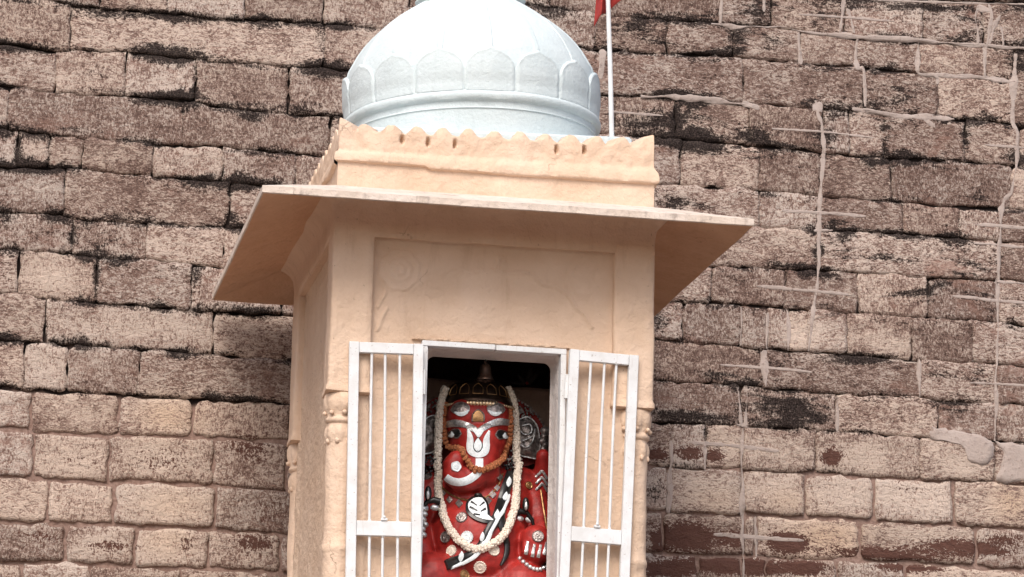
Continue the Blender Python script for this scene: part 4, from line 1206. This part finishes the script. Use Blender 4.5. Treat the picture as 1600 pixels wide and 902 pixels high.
# ears and the halo behind them
def plate(poly, y, mat, name, th=.012, bulge=.012, parent=idol, rings=7, lump=0.):
    P = [(p.x, p.y) for p in crom([(a, b, 0) for a, b in poly + poly[:1]], 6)[:-1]]
    cu_, cv_ = sum(p[0] for p in P) / len(P), sum(p[1] for p in P) / len(P)
    V, F = [], []; n = len(P)
    for k in range(rings + 2):
        s = 1 if k == 0 else 1 - (k - 1) / rings
        for u, v in P:
            q = pl(cu_ + (u - cu_) * max(s, .02), cv_ + (v - cv_) * max(s, .02), y)
            dy = th if k == 0 else -bulge * (1 - s * s) - lump * mnoise.noise(q * 38)
            V.append((q.x, q.y + dy, q.z))
    for k in range(rings + 1):
        for i in range(n): F.append((k * n + i, k * n + (i + 1) % n, (k + 1) * n + (i + 1) % n, (k + 1) * n + i))
    F.append(tuple((rings + 1) * n + i for i in range(n))); F.append(tuple(range(n))[::-1])
    return obj(name, V, F, mat, parent, True, 60)
plate([(-112, 40), (-100, -2), (-78, -28), (-40, -44), (0, -48), (40, -42), (70, -28), (96, -2), (110, 36), (90, 70), (0, 80), (-90, 70)], -.165, REDP, 'halo', .02, .004)
m = MB()
for k in range(64):
    a = R(200 - k * 220 / 63)
    q = pl(110 * math.cos(a) - 1, 34 - 80 * math.sin(a), -.172); m.ball(q, (.0055, .004, .0055), 6, 4)
m.build('halo_beads', OLDSILVER, idol)
rl = random.Random(3)
for s in (-1, 1):
    m = MB()
    for k in range(46):
        u, v = rl.uniform(60, 88), rl.uniform(-24, 6)
        if ((u - 74) / 15) ** 2 + ((v + 9) / 15) ** 2 < 1: m.ball(pl(s * u, v, -.178), (.0045, .004, .0045), 6, 4)
    m.build('halo_lattice', OLDSILVER, idol)
EARS = [[(62, 2), (78, -4), (92, 8), (97, 30), (98, 52), (92, 62), (78, 60), (66, 56), (58, 40)], [(-58, 0), (-72, -6), (-88, 4), (-98, 24), (-99, 46), (-88, 54), (-72, 52), (-60, 44)]]
for e in EARS:
    er = plate(e, -.205, OLDSILVER, 'ear', .015, .016, lump=.009)
    P = crom([(a, b, 0) for a, b in e + e[:1]], 6)
    m = MB().tube([tuple(pl(p.x, p.y, -.207)) for p in P], .0032, 6); q = m.build('ear_rim', SILVER, er); q.location = (0, 0, 0)
# scroll on the ear, and ear ornament at the right
for pts in ([(70, 10), (82, 8), (84, 20), (74, 24), (66, 18)], [(70, 34), (86, 26), (90, 14), (86, 34), (76, 44), (66, 40)]):
    m = MB().tube([tuple(pl(p.x, p.y, -.228)) for p in crom([(a, b, 0) for a, b in pts], 6)], .0030, 6); m.build('ear_scroll', SILVER, idol)
m = MB()
for u, v, r in ((106, 18, 8), (104, 27, 6), (102, 34, 7), (106, 40, 5), (103, 47, 6)): m.ball(pl(u, v, -.22), (r * K, .012, r * K * .9), 10, 7)
m.build('ear_pendant', OLDSILVER, idol)
# dark beaded tassels below the ears
for u0, v0 in ((-74, 68), (48, 72), (58, 66)):
    m = MB()
    for k in range(40): m.ball(pl(u0 + rl.gauss(0, 7), v0 + rl.gauss(0, 7), -.27 - abs(rl.gauss(0, .012))), .0042, 6, 4)
    m.build('tassel', BLACKP if u0 < 50 else OLDSILVER, idol)
# necklace
NK = [(-58, 104), (-48, 114), (-34, 122), (-18, 127), (0, 126), (14, 121), (26, 112), (33, 100), (38, 86)]
stroke(NK, 2.6, GOLDEN, 'necklace', .004, nc=2)
for u, v, r in ((-44, 126, 5), (-29, 132, 6), (15, 128, 6), (22, 118, 6), (29, 108, 5), (34, 92, 5), (-54, 116, 4.5)):
    shape([(u, v - r * 1.15), (u + r, v), (u, v + r * 1.15), (u - r, v)], OLDSILVER, 'necklace_pendant', .004, False, rings=3)
# serpent cord over the belly, leaf pendant
stroke([(50, 86), (44, 104), (38, 124), (32, 146), (28, 156), (14, 176), (4, 196), (-8, 210), (-30, 219), (-50, 226)], [14, 15, 15, 17, 17, 12, 11, 13, 15, 14], BLACKP, 'serpent_cord', .008, nc=6, round_=.006)
stroke([(46, 120), (40, 138), (30, 156), (20, 172), (12, 190), (0, 208), (-20, 222), (-42, 231)], [3, 4, 5, 5, 6, 6, 5, 3], WHITEP, 'serpent_belly_stripe', .0150, nc=4)
for u, v, a in ((45, 102, 4), (40, 124, 4), (27, 152, 4), (6, 184, 3.5), (-24, 214, 4)):
    shape([(u + 1, v - 8), (u + a, v - 1), (u - 1, v + 7), (u - a, v)], WHITEP, 'serpent_scale', .0165, rings=3)
stroke([(32, 150), (36, 164), (40, 178), (44, 196), (42, 212), (34, 226)], [15, 12, 9, 8, 7, 3], BLACKP, 'serpent_tail', .006, nc=4, round_=.005)
LEAF = [(-6, 122), (6, 122), (14, 132), (17, 144), (18, 152), (26, 158), (22, 162), (10, 162), (-6, 157), (-17, 146), (-18, 134), (-12, 126)]
shape(LEAF, BLACKP, 'leaf_pendant_back', .009, dome=.002)
shape([(-4, 127), (5, 127), (11, 134), (13, 144), (14, 153), (22, 159), (10, 158), (-4, 153), (-13, 144), (-14, 135), (-9, 129)], WHITEP, 'leaf_pendant', .0125, dome=.003)
for a, b in (((-10, 133), (-2, 139)), ((-12, 141), (-1, 146)), ((-7, 150), (3, 152)), ((9, 134), (2, 140)), ((11, 143), (4, 147))):
    stroke([a, b], [2.6, 1.6], BLACKP, 'leaf_vein', .0155, per=4, nc=2)
m = MB().ball(on(0, 121, .012)[0], (.016, .012, .009), 12, 8); m.build('pendant_knob', BLACKP, idol)
# coins and studs
for u, v, r, mt in ((-25, 153, 9, OLDSILVER), (-17, 183, 9.5, WHITEP), (-41, 204, 9, JASMINE), (3, 229, 9.5, JASMINE), (24, 203, 9, JASMINE), (-50, 183, 9, OLDSILVER), (-21, 241, 8.5, GOLDEN), (-79, 90, 8, OLDSILVER), (79, 104, 6, GOLDEN), (92, 182, 9, OLDSILVER)):
    coin(u, v, r, mt)
# raised arm: silver chevrons and rod; folded hand: rings and bracelet
for v in (84, 94, 104):
    stroke([(90, v + 8), (97, v + 1), (101, v - 2), (108, v + 10)], 3.4, SILVER, 'arm_band', .004, nc=2)
m = MB().tube([tuple(pl(u, v, y)) for u, v, y in ((98, 112, -.315), (101, 135, -.345), (106, 165, -.36), (110, 184, -.36))], .0045, 8); m.build('rod', GOLDEN, idol)
for u, v in ((75, 198), (85, 202), (94, 203), (103, 199)):
    stroke([(u + 2, v - 8), (u, v + 2), (u - 2, v + 11)], [3.5, 4, 4.5], SILVER, 'finger_ring', .004, per=5, nc=2)
m = MB()
for k in range(10):
    s = k / 9; u = 64 + s * 46; v = 218 + 22 * math.sin(s * 2.2) * .9 - 8 * s * s
    m.ball(on(u, v, .004, -.40)[0], .0092, 10, 6)
m.build('bracelet', SILVER, idol)
# dark cobra hoods held at either side
for s, du, dv in ((1, 0, 0), (-1, -3, -18)):
    m = MB()
    B = lambda u, v, y=-.36: tuple(pl(s * u + du, v + dv, y))
    m.tube([B(56, 147), (B(66, 144)), B(76, 147), B(84, 158), B(87, 170), B(86, 176)], lambda t_: .0135 * (1 - t_ * .9) + .001, 10)
    m.ball(B(74, 134, -.372), (5.5 * K, .012, 12 * K), 12, 8)
    o = m.build('cobra', BLACKP, idol)
    m = MB().ball(B(74.5, 136, -.386), (3 * K, .006, 7 * K), 10, 7); q = m.build('cobra_hood', SILVER, o); q.location = (0, 0, 0)
    m = MB().ball(B(80, 157, -.355), (7 * K, .006, 6 * K), 10, 7).ball(B(64, 156, -.365), (7 * K, .008, 5 * K), 10, 7); q = m.build('cobra_ornament', SILVER, o); q.location = (0, 0, 0)
m = MB()
for k, (u, v) in enumerate(((-84, 140), (-83, 148), (-85, 156), (-82, 164), (-86, 171), (-84, 180))): m.ball(pl(u, v, -.37), (6 * K, .012, 5 * K), 10, 6)
m.build('arm_ornament', SILVER, idol)

# ------------------------------------------------------------------ garlands
def garland(name, pts, rad, mat, label, cat, lift, dens, size, gr=None):
    root = empty(name, tuple(on(*pts[len(pts) // 2])[0]))
    tag(root, label, cat)
    P = crom([(a, b, 0) for a, b in pts], 12)
    line = []
    for p in P:
        q = on(p.x, p.y, 0, -.27)[0]; line.append(q)
    # hangs taut: smooth depth along the string, always in front of the statue
    for _ in range(30):
        for i in range(1, len(line) - 1):
            y = (line[i - 1].y + line[i + 1].y) / 2
            if y < line[i].y: line[i].y = y
    L = [0.]
    for a, b in zip(line[:-1], line[1:]): L.append(L[-1] + (b - a).length)
    total = L[-1]; n = int(total / dens)
    m_ = MB(); rg_ = random.Random(len(pts))
    for k in range(n + 1):
        s = total * k / n
        i = min(len(L) - 2, max(0, int(np.searchsorted(L, s)) - 1)); f = (s - L[i]) / max(1e-6, L[i + 1] - L[i])
        c = line[i].lerp(line[i + 1], f); d = (line[i + 1] - line[i]).normalized()
        a = Vector((0, 1, 0)).cross(d).normalized(); b = d.cross(a).normalized()
        c = c + Vector((0, -lift, 0))
        rr = rad * (1 + .12 * mnoise.noise(c * 60)); nb = 7
        ph = rg_.uniform(0, 6)
        for j in range(nb):
            t_ = ph + 2 * math.pi * j / nb
            dirv = a * math.cos(t_) + b * math.sin(t_) + d * rg_.uniform(-.35, .35)
            q = c + dirv * rr * .72
            sz = size * rg_.uniform(.75, 1.25)
            m_.ball(q, (sz, sz, sz * rg_.uniform(.8, 1.2)), 6, 4)
    m_.build('flowers', mat, root)
    m_ = MB().tube([tuple(q + Vector((0, -lift, 0))) for q in line], rad * .6, 8); m_.build('string', mat, root)
    return root
garland('white_garland', [(46, -48), (54, -30), (58, 0), (59, 40), (59, 90), (58, 120), (52, 150), (40, 178), (22, 194), (-4, 202), (-26, 192), (-44, 172), (-56, 146), (-62, 118), (-64, 80), (-63, 40), (-62, 0), (-58, -30), (-52, -48)], .0130, JASMINE,
        'thick white jasmine flower garland looped down over the belly of the red idol', 'garland', .013, .0100, .0072)
garland('marigold_garland', [(48, -20), (50, 0), (49, 22), (46, 36), (40, 52), (34, 66), (22, 74), (10, 79), (2, 80), (-8, 78), (-18, 66), (-26, 52), (-34, 46), (-44, 47), (-50, 40), (-54, 20), (-54, -6), (-52, -24)], .0085, MARIGOLD,
        'short orange marigold garland strung across the trunk of the red idol', 'garland', .009, .0150, .0074)
# ------------------------------------------------------------------ hanging bell
bc = pl(11, -60, -.47)
bell = empty('hanging_bell', tuple(bc))
tag(bell, 'small dark brass bell hanging above the crown of the red idol', 'bell')
m = MB().lathe([(.034, bc.z), (.0335, bc.z + .004), (.029, bc.z + .010), (.0235, bc.z + .022), (.0215, bc.z + .040), (.0195, bc.z + .052), (.014, bc.z + .060), (.006, bc.z + .064), (.005, bc.z + .070)], 32, (bc.x, bc.y), cap=False)
m.build('bell_body', BRONZE, bell)
m = MB().tube([(bc.x, bc.y, bc.z + .066), (bc.x, bc.y, -.04)], .003, 8); m.build('cord', BLACKP, bell)
m = MB().ball((bc.x, bc.y, bc.z - .001), .007, 8, 6); m.build('clapper', BRONZE, bell)
# ------------------------------------------------------------------ dry leaves on the ledge
c0 = Vector((.222, -.10, -.478))
lv = empty('dry_leaf_sprig', tuple(c0))
tag(lv, 'small dark sprig of dry leaves on the ledge behind the idol', 'leaves')
LEAFM = m_simple('dry_leaf', (.045, .032, .024), .7, 0, .2, 50, .001)
for tx, tz, w in ((-.035, .040, .011), (.045, .050, .012), (-.062, .006, .008), (.02, .075, .010)):
    V, F = [], []
    d = Vector((tx, -.01, tz)); a = Vector((0, 1, 0)).cross(d).normalized()
    for i in range(9):
        s = i / 8; ww = w * math.sin(math.pi * min(1, s * .95 + .05)) ** .7
        for k in (-1, 0, 1): V.append(c0 + d * s + a * ww * k + Vector((0, .004 * abs(k) + .006 * s * s, 0)))
    for i in range(8):
        for k in range(2): q = i * 3 + k; F.append((q, q + 1, q + 4, q + 3))
    o = obj('leaf', V, F, LEAFM, lv); sl = o.modifiers.new('t', 'SOLIDIFY'); sl.thickness = .0012
MB().ball(tuple(c0 + Vector((.0, -.012, .004))), .006, 8, 6).build('bud', REDP, lv)
